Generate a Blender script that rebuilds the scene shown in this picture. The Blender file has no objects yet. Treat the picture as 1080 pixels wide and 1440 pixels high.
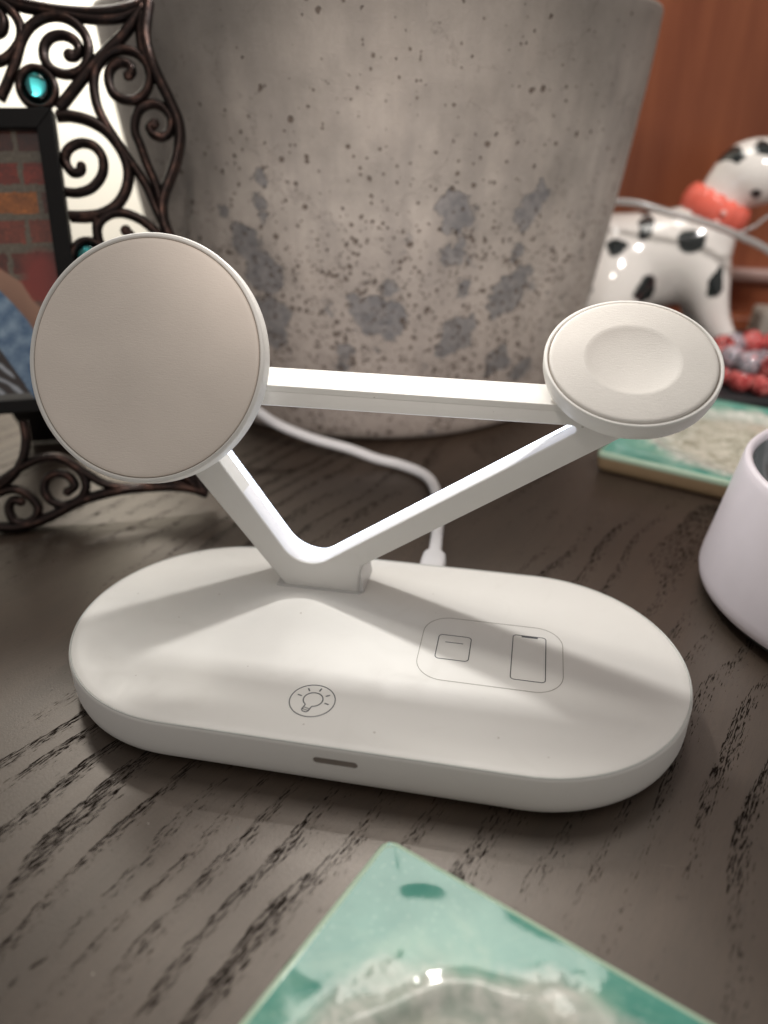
import bpy, bmesh, math, random
from mathutils import Vector, Matrix, noise

random.seed(7)
S = 0.008            # one modelling unit is 8 mm; everything is scaled to metres at the end
sc = bpy.context.scene
col = sc.collection
R = math.radians

# ------------------------------------------------------------------ camera
cam_d = bpy.data.cameras.new("camera")
cam = bpy.data.objects.new("camera", cam_d)
col.objects.link(cam)
sc.camera = cam
right = Vector((0.9816601, 0.19061945, 0.00277068))
up = Vector((-0.09294049, 0.46583835, 0.8799754))
fwd = Vector((-0.16644974, 0.86409424, -0.47501119))
m = Matrix((right, up, -fwd)).transposed().to_4x4()
m.translation = Vector((3.8701, -18.0332, 15.6743)) * S
cam.matrix_world = m
cam_d.sensor_fit = 'VERTICAL'
cam_d.sensor_height = 36.0
cam_d.lens = 36.0 * 1082.0 / 1440.0
cam_d.clip_start = 0.005
cam_d.clip_end = 20.0
cam_d.dof.use_dof = True
cam_d.dof.focus_distance = 22.0 * S
cam_d.dof.aperture_fstop = 8.5
cam_d.dof.aperture_blades = 0

# ------------------------------------------------------------------ world, lamps, exposure
w = bpy.data.worlds.new("World")
sc.world = w
w.use_nodes = True
bg = w.node_tree.nodes["Background"]
bg.inputs[0].default_value = (1.0, 0.94, 0.885, 1)
bg.inputs[1].default_value = 0.33

def area(name, loc, target, size, power, color, size_y=None):
    l = bpy.data.lights.new(name, 'AREA')
    l.energy = power
    l.color = color
    l.size = size * S
    if size_y:
        l.shape = 'RECTANGLE'
        l.size_y = size_y * S
    o = bpy.data.objects.new(name, l)
    o.location = Vector(loc) * S
    d = Vector(target) - Vector(loc)
    o.rotation_euler = d.to_track_quat('-Z', 'Y').to_euler()
    col.objects.link(o)
    return o

area("key_lamp", (-2.9, 17.3, 23.6), (0, -2, 0), 1.55, 0.255, (1.0, 0.975, 0.93), 1.5)
area("ceiling_lamp", (0, 29, 62), (0, -2, 0), 24, 0.78, (1.0, 0.95, 0.88))
area("wall_fill", (-30, 30, 40), (-28, 46, 14), 10, 1.5, (1.0, 0.96, 0.88))  # added area light, only there to brighten the wall
def spot(name, loc, target, radius, power, color, half, blend):
    l = bpy.data.lights.new(name, 'SPOT')
    l.energy = power
    l.color = color
    l.shadow_soft_size = radius * S
    l.spot_size = R(half * 2)
    l.spot_blend = blend
    o = bpy.data.objects.new(name, l)
    o.location = Vector(loc) * S
    o.rotation_euler = (Vector(target) - Vector(loc)).to_track_quat('-Z', 'Y').to_euler()
    col.objects.link(o)
spot("planter_fill_spot", (8, -30, 40), (-1, 16, 10), 3, 6.4, (1.0, 0.91, 0.84), 12.8, 0.95)  # added spot out of view, brightens the front of the planter
spot("right_fill_spot", (26, -6, 46), (17, 26, 6), 3, 4.2, (1.0, 0.95, 0.92), 20, 0.8)  # added spot out of view, brightens dog, beads, rear tile and canister

sc.view_settings.view_transform = 'Standard'
sc.view_settings.look = 'None'
sc.view_settings.exposure = 0.19
sc.view_settings.gamma = 1.0
sc.render.engine = 'CYCLES'
sc.cycles.use_denoising = True
sc.cycles.max_bounces = 10
sc.cycles.sample_clamp_indirect = 6.0

# ------------------------------------------------------------------ object helpers
def tag(o, label=None, cat=None, group=None, kind=None):
    if label: o['label'] = label
    if cat: o['category'] = cat
    if group: o['group'] = group
    if kind: o['kind'] = kind
    return o

def thing(name, label, cat, loc=(0, 0, 0), group=None):
    o = bpy.data.objects.new(name, None)
    o.empty_display_size = 0.01
    o.location = loc
    col.objects.link(o)
    return tag(o, label, cat, group)

def origin_of(o):
    p = Vector((0, 0, 0))
    while o is not None:
        p += o.location
        o = o.parent
    return p

def link(name, bm, mats, parent=None, loc=None, smooth=True, autosharp=None):
    """bm is in world units; the object gets its own origin"""
    me = bpy.data.meshes.new(name)
    bmesh.ops.recalc_face_normals(bm, faces=bm.faces[:])
    if smooth:
        for f in bm.faces: f.smooth = True
    if autosharp is not None:
        for e in bm.edges:
            if len(e.link_faces) == 2 and e.calc_face_angle(0) > R(autosharp):
                e.smooth = False
    bm.to_mesh(me)
    bm.free()
    if not isinstance(mats, (list, tuple)): mats = [mats]
    for mm in mats: me.materials.append(mm)
    o = bpy.data.objects.new(name, me)
    col.objects.link(o)
    base = origin_of(parent) if parent else Vector((0, 0, 0))
    l = Vector(loc) if loc is not None else (Vector((0, 0, 0)) if parent else Vector((0, 0, 0)))
    if loc is not None:
        o.location = l - base
        me.transform(Matrix.Translation(-l))
    else:
        me.transform(Matrix.Translation(-base))
    if parent: o.parent = parent
    return o

def catmull(pts, n=8, closed=False):
    P = [Vector(p) for p in pts]
    out = []
    N = len(P)
    rng = range(N) if closed else range(N - 1)
    for i in rng:
        if closed:
            a, b, c, d = P[(i - 1) % N], P[i], P[(i + 1) % N], P[(i + 2) % N]
        else:
            a = P[i - 1] if i > 0 else P[0] * 2 - P[1]
            b, c = P[i], P[i + 1]
            d = P[i + 2] if i + 2 < N else P[-1] * 2 - P[-2]
        for k in range(n):
            t = k / n
            out.append(0.5 * ((2 * b) + (c - a) * t + (2 * a - 5 * b + 4 * c - d) * t * t + (3 * b - a - 3 * c + d) * t ** 3))
    if not closed: out.append(P[-1])
    return out

def add_tube(bm, pts, rad, seg=10, closed=False, flat=1.0, nrm=None, cap=True, mat=0):
    """round tube along pts; rad number or list; nrm: fixed normal for planar curves"""
    n = len(pts)
    rads = rad if isinstance(rad, (list, tuple)) else [rad] * n
    rings = []
    prev = None
    for i, p in enumerate(pts):
        if closed:
            t = pts[(i + 1) % n] - pts[i - 1]
        else:
            t = pts[min(i + 1, n - 1)] - pts[max(i - 1, 0)]
        if t.length < 1e-9: t = Vector((0, 0, 1))
        t.normalize()
        if nrm is not None:
            a = Vector(nrm)
        else:
            a = prev if prev is not None else (Vector((0, 0, 1)) if abs(t.z) < .9 else Vector((1, 0, 0)))
        a = (a - t * a.dot(t)).normalized()
        prev = a
        b = t.cross(a)
        r = rads[i]
        rings.append([bm.verts.new(p + (a * math.cos(2 * math.pi * k / seg) * flat + b * math.sin(2 * math.pi * k / seg)) * r) for k in range(seg)])
    m_ = n if closed else n - 1
    for i in range(m_):
        A, B = rings[i], rings[(i + 1) % n]
        for k in range(seg):
            f = bm.faces.new((A[k], A[(k + 1) % seg], B[(k + 1) % seg], B[k]))
            f.material_index = mat
    if cap and not closed:
        for rr in (rings[0], rings[-1]):
            f = bm.faces.new(rr)
            f.material_index = mat

def add_lathe(bm, prof, c=(0, 0), seg=96, cap0=True, cap1=True, M=None):
    """prof: list of (r, z)"""
    rings = []
    for r, z in prof:
        if r < 1e-6:
            v = Vector((c[0], c[1], z))
            rings.append([bm.verts.new(M @ v if M else v)])
            continue
        ring = []
        for k in range(seg):
            a = 2 * math.pi * k / seg
            v = Vector((c[0] + r * math.cos(a), c[1] + r * math.sin(a), z))
            ring.append(bm.verts.new(M @ v if M else v))
        rings.append(ring)
    for A, B in zip(rings, rings[1:]):
        if len(A) == 1 and len(B) == 1: continue
        for k in range(seg):
            if len(A) == 1: bm.faces.new((A[0], B[(k + 1) % seg], B[k]))
            elif len(B) == 1: bm.faces.new((A[k], A[(k + 1) % seg], B[0]))
            else: bm.faces.new((A[k], A[(k + 1) % seg], B[(k + 1) % seg], B[k]))
    if cap0 and len(rings[0]) > 1: bm.faces.new(rings[0])
    if cap1 and len(rings[-1]) > 1: bm.faces.new(rings[-1])

def add_loops(bm, loops, cap0=True, cap1=True):
    rings = [[bm.verts.new(v) for v in L] for L in loops]
    n = len(rings[0])
    for A, B in zip(rings, rings[1:]):
        for k in range(n):
            bm.faces.new((A[k], A[(k + 1) % n], B[(k + 1) % n], B[k]))
    if cap0: bm.faces.new(rings[0])
    if cap1: bm.faces.new(rings[-1])
    return rings

def add_box(bm, x0, x1, y0, y1, z0, z1, bev=0.0, M=None, seg=2):
    b2 = bmesh.new()
    vs = [b2.verts.new((x, y, z)) for x in (x0, x1) for y in (y0, y1) for z in (z0, z1)]
    for q in ((0, 1, 3, 2), (4, 6, 7, 5), (0, 4, 5, 1), (2, 3, 7, 6), (0, 2, 6, 4), (1, 5, 7, 3)):
        b2.faces.new([vs[i] for i in q])
    if bev > 0:
        bmesh.ops.bevel(b2, geom=b2.edges[:], offset=bev, segments=seg, profile=0.5, affect='EDGES')
    vm = {}
    for v in b2.verts:
        vm[v] = bm.verts.new(M @ v.co if M else v.co)
    for f in b2.faces: bm.faces.new([vm[v] for v in f.verts])
    b2.free()

def rrect(x0, x1, y0, y1, r, n=8):
    out = []
    for cx, cy, a0 in ((x1 - r, y0 + r, -90), (x1 - r, y1 - r, 0), (x0 + r, y1 - r, 90), (x0 + r, y0 + r, 180)):
        for k in range(n + 1):
            a = R(a0 + 90 * k / n)
            out.append((cx + r * math.cos(a), cy + r * math.sin(a)))
    return out

def stadium(a, r, n=48):
    out = []
    for k in range(n + 1):
        t = R(-90 + 180 * k / n)
        out.append((a + r * math.cos(t), r * math.sin(t)))
    m_ = 12
    for k in range(1, m_): out.append((a - 2 * a * k / m_, r))
    for k in range(n + 1):
        t = R(90 + 180 * k / n)
        out.append((-a + r * math.cos(t), r * math.sin(t)))
    for k in range(1, m_): out.append((-a + 2 * a * k / m_, -r))
    return out

# ------------------------------------------------------------------ material helpers
class NT:
    def __init__(s, name):
        s.m = bpy.data.materials.new(name)
        s.m.use_nodes = True
        s.t = s.m.node_tree
        s.b = s.t.nodes["Principled BSDF"]
        s.co = None
    def n(s, typ, **kw):
        nd = s.t.nodes.new(typ)
        for k, v in kw.items():
            if k.startswith('i_'):
                nd.inputs[k[2:].replace('_', ' ')].default_value = v
            else:
                setattr(nd, k, v)
        return nd
    def l(s, a, b):
        s.t.links.new(a, b)
    def coord(s):
        if s.co is None:
            tc = s.n('ShaderNodeTexCoord')
            vm = s.n('ShaderNodeVectorMath', operation='SCALE')
            vm.inputs['Scale'].default_value = 1.0 / S
            s.l(tc.outputs['Object'], vm.inputs[0])
            s.co = vm.outputs[0]
        return s.co
    def mapping(s, loc=(0, 0, 0), rot=(0, 0, 0), scale=(1, 1, 1), src=None):
        mp = s.n('ShaderNodeMapping')
        mp.inputs['Location'].default_value = loc
        mp.inputs['Rotation'].default_value = rot
        mp.inputs['Scale'].default_value = scale
        s.l(src or s.coord(), mp.inputs['Vector'])
        return mp.outputs[0]
    def noise(s, scale, detail=4, rough=0.5, src=None, dist=0.0):
        nd = s.n('ShaderNodeTexNoise')
        nd.inputs['Scale'].default_value = scale
        nd.inputs['Detail'].default_value = detail
        nd.inputs['Roughness'].default_value = rough
        nd.inputs['Distortion'].default_value = dist
        s.l(src or s.coord(), nd.inputs['Vector'])
        return nd
    def ramp(s, src, stops, interp='LINEAR'):
        nd = s.n('ShaderNodeValToRGB')
        nd.color_ramp.interpolation = interp
        cr = nd.color_ramp
        while len(cr.elements) < len(stops): cr.elements.new(0.5)
        for e, (p, c) in zip(cr.elements, stops):
            e.position = p
            e.color = (c, c, c, 1) if isinstance(c, (int, float)) else (*c, 1)
        s.l(src, nd.inputs[0])
        return nd.outputs[0]
    def math(s, op, a, b=None, c=None, clamp=False):
        nd = s.n('ShaderNodeMath', operation=op, use_clamp=clamp)
        for i, x in enumerate((a, b, c)):
            if x is None: continue
            if isinstance(x, (int, float)): nd.inputs[i].default_value = x
            else: s.l(x, nd.inputs[i])
        return nd.outputs[0]
    def mix(s, fac, a, b, mode='MIX'):
        nd = s.n('ShaderNodeMix', data_type='RGBA', blend_type=mode)
        for i, x in ((0, fac), (6, a), (7, b)):
            if isinstance(x, (int, float)): nd.inputs[i].default_value = x if i == 0 else (x, x, x, 1)
            elif isinstance(x, tuple): nd.inputs[i].default_value = (*x, 1)
            else: s.l(x, nd.inputs[i])
        return nd.outputs[2]
    def bump(s, h, strength=0.3, dist=0.05, prev=None):
        nd = s.n('ShaderNodeBump')
        nd.inputs['Strength'].default_value = strength
        nd.inputs['Distance'].default_value = dist * S
        s.l(h, nd.inputs['Height'])
        if prev is not None: s.l(prev, nd.inputs['Normal'])
        return nd.outputs[0]
    def set(s, **kw):
        for k, v in kw.items():
            i = s.b.inputs[k.replace('_', ' ')]
            if isinstance(v, (int, float)): i.default_value = v
            elif isinstance(v, tuple): i.default_value = (*v, 1)
            else: s.l(v, i)
        return s

def simple(name, color, rough=0.5, metallic=0.0, bump=0.0, bscale=20, var=0.04, **kw):
    t = NT(name)
    n1 = t.noise(1.3, 3)
    c = t.mix(t.ramp(n1.outputs[0], [(0.3, 0.0), (0.7, 1.0)]), tuple(x * (1 - var) for x in color), tuple(min(1, x * (1 + var)) for x in color))
    t.set(Base_Color=c, Roughness=rough, Metallic=metallic, **kw)
    if bump > 0:
        t.set(Normal=t.bump(t.noise(bscale, 3).outputs[0], bump, 0.02))
    return t.m

M = {}
def plastic(name, color, rough, speck=True):
    t = NT(name)
    n1 = t.noise(0.8, 3)
    c = t.mix(t.ramp(n1.outputs[0], [(0.3, 0.0), (0.7, 1.0)]), tuple(x * 0.985 for x in color), color)
    if speck:   # dust and tiny marks
        v = t.n('ShaderNodeTexVoronoi', feature='F1')
        v.inputs['Scale'].default_value = 2.3
        wob = t.noise(14, 2)
        mm = t.mix(0.06, t.coord(), wob.outputs[1])
        t.l(mm, v.inputs['Vector'])
        sp = t.math('LESS_THAN', v.outputs['Distance'], t.math('MULTIPLY', t.ramp(v.outputs['Color'], [(0.55, 0.0), (0.9, 1.0)]), 0.085))
        c = t.mix(t.math('MULTIPLY', sp, 0.40), c, (0.25, 0.2, 0.16))
        sm = t.noise(0.9, 5, 0.65, dist=0.8)
        rough = t.ramp(sm.outputs[0], [(0.35, rough - 0.07), (0.7, rough + 0.08)])
        c = t.mix(t.math('MULTIPLY', t.ramp(sm.outputs[0], [(0.55, 0.0), (0.75, 1.0)]), 0.10), c, (0.55, 0.52, 0.47))
    t.set(Base_Color=c, Roughness=rough, Normal=t.bump(t.noise(28, 4, 0.6).outputs[0], 0.12, 0.02))
    t.b.inputs['Specular IOR Level'].default_value = 0.35
    return t.m
M['plastic'] = plastic('white_satin_plastic', (0.79, 0.775, 0.745), 0.42)
M['groove'] = simple('groove_shadow_gap', (0.30, 0.25, 0.21), 0.6)
M['rimgrey'] = simple('grey_seam', (0.52, 0.53, 0.51), 0.35)
def silicone(name, color):
    t = NT(name)
    n1 = t.noise(0.5, 2)
    c = t.mix(t.ramp(n1.outputs[0], [(0.3, 0.0), (0.7, 1.0)]), tuple(x * 0.93 for x in color), color)
    ns = t.noise(22, 4, 0.7)
    st = t.noise(5, 3, 0.6, src=t.mapping(scale=(1.2, 6, 6)))
    b1 = t.bump(st.outputs[0], 0.22, 0.04)
    t.set(Base_Color=c, Roughness=0.55, Normal=t.bump(ns.outputs[0], 0.30, 0.02, b1))
    return t.m
M['pad'] = silicone('matt_silicone', (0.88, 0.79, 0.71))
M['pad2'] = silicone('pale_silicone', (0.68, 0.65, 0.61))
t = NT('led_white')
t.set(Base_Color=(0.9, 0.9, 0.9), Emission_Color=(0.74, 0.84, 1.0), Emission_Strength=3.6, Roughness=0.4)
M['led'] = t.m
t = NT('led_diffuser')
t.set(Base_Color=(0.76, 0.75, 0.75), Emission_Color=(0.84, 0.86, 1.0), Emission_Strength=0.20, Roughness=0.35)
M['diffuser'] = t.m
M['print'] = simple('dark_grey_print', (0.07, 0.075, 0.085), 0.5)
M['printlight'] = simple('pale_grey_print', (0.36, 0.34, 0.31), 0.5)
M['dark'] = simple('smoked_slot', (0.24, 0.21, 0.185), 0.3)
M['rubber'] = simple('dark_rubber', (0.02, 0.02, 0.02), 0.7)
M['cable'] = simple('white_cable_sleeve', (0.72, 0.71, 0.72), 0.4, bump=0.1, bscale=8)
t = NT('clear_collar')
t.set(Base_Color=(0.72, 0.71, 0.70), Roughness=0.25, Transmission_Weight=0.15)
M['collar'] = t.m

# --- oak veneer, stained dark
t = NT('dark_stained_oak')
gdir = R(-24)        # grain runs 24 degrees clockwise from +Y
base = t.mapping(rot=(0, 0, -gdir))          # rotated so that Y runs along the grain
warp = t.noise(0.10, 2, 0.5, src=base)
sx = t.n('ShaderNodeSeparateXYZ'); t.l(base, sx.inputs[0])
lf = t.noise(1.0, 3, 0.5, src=t.mapping(src=base, scale=(0.10, 0.035, 0.2), loc=(3.1, 0.7, 0)))
wig = t.noise(1.0, 3, 0.6, src=t.mapping(src=base, scale=(0.8, 0.35, 1)))
rings = t.math('ADD', t.math('MULTIPLY', sx.outputs[0], 0.90), t.math('ADD', t.math('MULTIPLY', lf.outputs[0], 7.5), t.math('MULTIPLY', wig.outputs[0], 0.30)))
fr = t.math('FRACT', rings)
band = t.ramp(fr, [(0.0, 0.0), (0.06, 1.0), (0.30, 0.85), (0.60, 0.15), (1.0, 0.0)])
pres = t.ramp(t.noise(1.0, 3, 0.55, src=t.mapping(src=base, scale=(0.16, 0.07, 1), loc=(1.5, 6.0, 0))).outputs[0], [(0.38, 0.2), (0.58, 1.0)])
band = t.math('MULTIPLY', band, pres)
pore = t.noise(1.0, 3, 0.55, src=t.mapping(src=base, scale=(25, 2.1, 1)))
pore2 = t.noise(1.0, 2, 0.5, src=t.mapping(src=base, scale=(46, 4.4, 1), loc=(9, 4, 0)))
pv = t.math('ADD', t.math('MULTIPLY', pore.outputs[0], 0.65), t.math('MULTIPLY', pore2.outputs[0], 0.35))
thr = t.math('SUBTRACT', 0.665, t.math('MULTIPLY', band, 0.20))
pm = t.math('MULTIPLY', t.math('SUBTRACT', pv, thr), 22.0, clamp=True)
tone = t.noise(0.35, 4, 0.55, src=t.mapping(src=base, scale=(1.0, 0.3, 1)))
tone2 = t.noise(1.0, 3, 0.6, src=t.mapping(src=base, scale=(3.0, 0.25, 1)))
wood = t.mix(t.ramp(tone.outputs[0], [(0.32, 0.0), (0.7, 1.0)]), (0.026, 0.0165, 0.0105), (0.054, 0.035, 0.024))
wood = t.mix(t.math('MULTIPLY', t.ramp(tone2.outputs[0], [(0.35, 0.0), (0.65, 1.0)]), 0.35), wood, (0.020, 0.013, 0.009))
wood = t.mix(t.math('MULTIPLY', pm, 0.9), wood, (0.008, 0.006, 0.005))
streak = t.noise(1.0, 2, 0.6, src=t.mapping(src=base, scale=(48, 1.6, 1), loc=(3, 1, 0)))
wood = t.mix(t.ramp(streak.outputs[0], [(0.52, 0.0), (0.66, 0.55)]), wood, (0.012, 0.008, 0.006))
# scuffs
scf = t.noise(1.0, 2, 0.5, src=t.mapping(rot=(0, 0, 0.9), scale=(0.9, 14, 1)))
scm = t.noise(0.35, 2, 0.5)
scu = t.math('MULTIPLY', t.math('GREATER_THAN', scf.outputs[0], 0.74), t.math('GREATER_THAN', scm.outputs[0], 0.56))
wood = t.mix(t.math('MULTIPLY', scu, 0.25), wood, (0.22, 0.19, 0.16))
dv = t.n('ShaderNodeTexVoronoi', feature='F1'); dv.inputs['Scale'].default_value = 1.1; t.l(t.coord(), dv.inputs['Vector'])
dd = t.math('LESS_THAN', dv.outputs['Distance'], t.math('MULTIPLY', t.ramp(dv.outputs['Color'], [(0.6, 0.0), (1.0, 1.0)]), 0.03))
wood = t.mix(t.math('MULTIPLY', dd, 0.6), wood, (0.5, 0.45, 0.4))
fine = t.noise(16, 4, 0.65)
hgt = t.math('SUBTRACT', t.math('MULTIPLY', fine.outputs[0], 0.30), pm)
rgh = t.mix(pm, t.ramp(fine.outputs[0], [(0.3, 0.38), (0.7, 0.47)]), (0.8, 0.8, 0.8))
t.set(Base_Color=wood, Roughness=rgh, Normal=t.bump(hgt, 0.35, 0.05))
t.l(t.math('SUBTRACT', 1.0, t.math('MULTIPLY', pm, 0.95)), t.b.inputs['Specular IOR Level'])
t.b.inputs['Specular Tint'].default_value = (1.0, 0.91, 0.83, 1)
M['oak'] = t.m

# --- concrete with pits and bare grey flakes
t = NT('aged_concrete')
co = t.coord()
sep = t.n('ShaderNodeSeparateXYZ'); t.l(co, sep.inputs[0])
zz = sep.outputs[2]
cloud = t.noise(0.30, 7, 0.68)
streak = t.noise(1.0, 4, 0.6, src=t.mapping(scale=(0.9, 0.9, 0.10)))
c = t.mix(t.ramp(cloud.outputs[0], [(0.3, 0.0), (0.7, 1.0)]), (0.235, 0.212, 0.190), (0.43, 0.385, 0.345))
c = t.mix(t.math('MULTIPLY', t.ramp(streak.outputs[0], [(0.45, 0.0), (0.7, 1.0)]), 0.45), c, (0.20, 0.180, 0.168))
c = t.mix(t.math('MULTIPLY', t.ramp(t.noise(0.45, 4, 0.6, src=t.mapping(loc=(7, 3, 1), scale=(1, 1, 0.5))).outputs[0], [(0.5, 0.0), (0.75, 1.0)]), 0.4), c, (0.47, 0.41, 0.36))
# lower part a little pinker
low = t.ramp(t.math('DIVIDE', zz, 20.0), [(0.10, 1.0), (0.60, 0.0)])
c = t.mix(t.math('MULTIPLY', low, 0.40), c, (0.43, 0.355, 0.32))
hi = t.ramp(t.math('DIVIDE', zz, 20.0), [(0.55, 0.0), (0.95, 1.0)])
c = t.mix(t.math('MULTIPLY', hi, 0.45), c, (0.20, 0.178, 0.155))
# flakes
wn = t.noise(1.1, 6, 0.72)
wv = t.n('ShaderNodeVectorMath', operation='SUBTRACT'); t.l(wn.outputs[1], wv.inputs[0]); wv.inputs[1].default_value = (0.5, 0.5, 0.5)
ws = t.n('ShaderNodeVectorMath', operation='SCALE'); t.l(wv.outputs[0], ws.inputs[0]); ws.inputs['Scale'].default_value = 1.9
wp = t.n('ShaderNodeVectorMath', operation='ADD'); t.l(co, wp.inputs[0]); t.l(ws.outputs[0], wp.inputs[1])
flake = None
PC = (-5.5, 28.6)
for (bx, by, bz, br) in [(5.72, -11.92, 11.38, 0.7), (5.38, -12.02, 10.98, 0.41), (8.79, -9.89, 11.39, 0.58), (9.34, -9.46, 11.94, 0.35), (8.52, -10.05, 11.02, 0.47), (2.1, -12.43, 7.05, 0.7), (2.88, -12.21, 6.71, 0.7), (1.64, -12.57, 7.54, 0.35), (3.0, -12.4, 8.1, 0.35), (8.14, -9.72, 7.63, 0.76), (7.7, -9.99, 7.14, 0.58), (8.73, -9.34, 8.29, 0.41), (5.87, -10.96, 5.89, 0.7), (5.4, -11.11, 5.39, 0.47), (6.48, -10.68, 6.35, 0.35), (-2.45, -13.16, 12.66, 0.29), (-2.54, -13.01, 11.67, 0.26), (-2.41, -12.96, 11.09, 0.23), (-3.53, -12.54, 9.96, 0.64), (-2.74, -12.53, 8.6, 0.76), (-2.5, -12.3, 6.79, 0.7), (-2.47, -12.13, 5.57, 0.52), (5.68, -11.65, 9.53, 0.44), (5.99, -11.61, 10.13, 0.29), (0.93, -12.28, 5.13, 0.35), (0.7, -12.11, 4.37, 0.29), (6.11, -11.17, 7.98, 0.32), (7.87, -9.18, 4.17, 0.58), (8.93, -7.86, 3.38, 0.52), (8.33, -9.94, 9.49, 0.32), (-4.5, -11.69, 6.54, 0.58), (-4.47, -12.41, 11.11, 0.29)]:
    d = t.n('ShaderNodeVectorMath', operation='DISTANCE')
    t.l(wp.outputs[0], d.inputs[0])
    d.inputs[1].default_value = (bx, by, bz)
    mk = t.math('MULTIPLY', t.math('SUBTRACT', br * 1.3, d.outputs['Value']), 14.0, clamp=True)
    flake = mk if flake is None else t.math('MAXIMUM', flake, mk)
gf = t.noise(0.85, 6, 0.7, src=t.mapping(loc=(4.2, 1.7, 9.0)))
gfm = t.math('MULTIPLY', t.math('MULTIPLY', t.math('SUBTRACT', gf.outputs[0], 0.605), 22.0, clamp=True), t.ramp(t.math('DIVIDE', zz, 20.0), [(0.05, 1.0), (0.45, 0.8), (0.62, 0.0)]))
flake = t.math('MAXIMUM', flake, gfm)
fcol = t.mix(t.ramp(t.noise(2.4, 5, 0.7).outputs[0], [(0.35, 0.0), (0.65, 1.0)]), (0.115, 0.115, 0.122), (0.23, 0.218, 0.215))
c = t.mix(t.math('MULTIPLY', flake, 0.92), c, fcol)
# pits
dens = t.noise(0.25, 3, 0.6, src=t.mapping(loc=(2, 8, 5)))
lowp = t.ramp(t.math('DIVIDE', zz, 20.0), [(0.05, 0.9), (0.25, 1.0), (0.46, 0.62), (0.58, 0.15), (1.0, 0.03)])
dm = t.math('MULTIPLY', lowp, t.ramp(dens.outputs[0], [(0.30, 0.35), (0.65, 1.0)]))
pit = None
wob = t.noise(3.5, 4, 0.7)
pco = t.mix(0.11, co, wob.outputs[1])
for scale_, rmax in ((1.6, 0.27), (2.9, 0.44), (5.2, 0.56), (8.5, 0.58)):
    v = t.n('ShaderNodeTexVoronoi', feature='F1'); v.inputs['Scale'].default_value = scale_; t.l(pco, v.inputs['Vector'])
    sc_ = t.n('ShaderNodeSeparateColor'); t.l(v.outputs['Color'], sc_.inputs[0])
    on = t.math('LESS_THAN', sc_.outputs[0], t.math('MULTIPLY', dm, 1.0))
    rr = t.math('MULTIPLY', t.math('MULTIPLY', sc_.outputs[1], sc_.outputs[1]), rmax)
    mk = t.math('MULTIPLY', t.math('MULTIPLY', t.math('SUBTRACT', rr, v.outputs['Distance']), 18.0, clamp=True), on)
    pit = mk if pit is None else t.math('MAXIMUM', pit, mk)
c = t.mix(t.math('MULTIPLY', pit, 0.88), c, (0.085, 0.060, 0.045))
grain = t.noise(9, 5, 0.7)
c = t.mix(t.math('MULTIPLY', t.ramp(grain.outputs[0], [(0.5, 0.0), (0.75, 1.0)]), 0.2), c, (0.2, 0.17, 0.15))
# hairline cracks
cr = t.n('ShaderNodeTexVoronoi', feature='DISTANCE_TO_EDGE'); cr.inputs['Scale'].default_value = 0.16
t.l(wp.outputs[0], cr.inputs['Vector'])
crk = t.math('MULTIPLY', t.math('LESS_THAN', cr.outputs['Distance'], 0.0035), t.math('GREATER_THAN', t.noise(0.5, 2).outputs[0], 0.5))
c = t.mix(t.math('MULTIPLY', crk, 0.5), c, (0.12, 0.10, 0.09))
h = t.math('SUBTRACT', t.math('MULTIPLY', grain.outputs[0], 0.35), t.math('ADD', pit, t.math('MULTIPLY', flake, 0.35)))
rg = t.mix(flake, (0.62, 0.62, 0.62), (0.45, 0.45, 0.45))
t.set(Base_Color=c, Roughness=rg, Normal=t.bump(h, 0.85, 0.14))
M['concrete'] = t.m

# --- bronze metal
def bronze(name, dark, warm, bias):
    t = NT(name)
    n1 = t.noise(1.6, 5, 0.6)
    f = t.ramp(n1.outputs[0], [(bias, 0.0), (bias + 0.25, 1.0)])
    t.set(Base_Color=t.mix(f, dark, warm), Metallic=0.75, Roughness=t.ramp(t.noise(7, 3).outputs[0], [(0.3, 0.30), (0.7, 0.48)]),
          Normal=t.bump(t.noise(5, 4, 0.6).outputs[0], 0.3, 0.04))
    return t.m
M['bronze'] = bronze('dark_bronze', (0.020, 0.014, 0.013), (0.062, 0.034, 0.028), 0.48)
M['copper'] = bronze('rubbed_copper', (0.040, 0.026, 0.023), (0.20, 0.105, 0.08), 0.50)
M['blackframe'] = simple('black_lacquer', (0.009, 0.008, 0.008), 0.45, bump=0.1)
M['blackframe'].node_tree.nodes['Principled BSDF'].inputs['Specular IOR Level'].default_value = 0.2

t = NT('teal_glass')
t.set(Base_Color=(0.10, 0.74, 0.86), Roughness=0.01, Transmission_Weight=1.0, IOR=1.45)
M['gem'] = t.m

t = NT('wall_paint')
t.set(Base_Color=t.mix(t.noise(0.2, 3).outputs[0], (0.80, 0.77, 0.69), (0.84, 0.81, 0.73)), Roughness=0.7, Normal=t.bump(t.noise(3, 4).outputs[0], 0.15, 0.05))
M['wall'] = t.m

t = NT('red_brown_cherry')
g1 = t.noise(1.0, 5, 0.6, src=t.mapping(scale=(0.55, 0.5, 0.035)))
g2 = t.noise(1.0, 4, 0.6, src=t.mapping(scale=(4, 4, 0.12)))
cc = t.mix(t.ramp(g1.outputs[0], [(0.35, 0.0), (0.68, 1.0)]), (0.23, 0.062, 0.026), (0.36, 0.112, 0.048))
cc = t.mix(t.math('MULTIPLY', g2.outputs[0], 0.18), cc, (0.10, 0.028, 0.012))
t.set(Base_Color=cc, Roughness=0.33)
M['cherry'] = t.m

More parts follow.
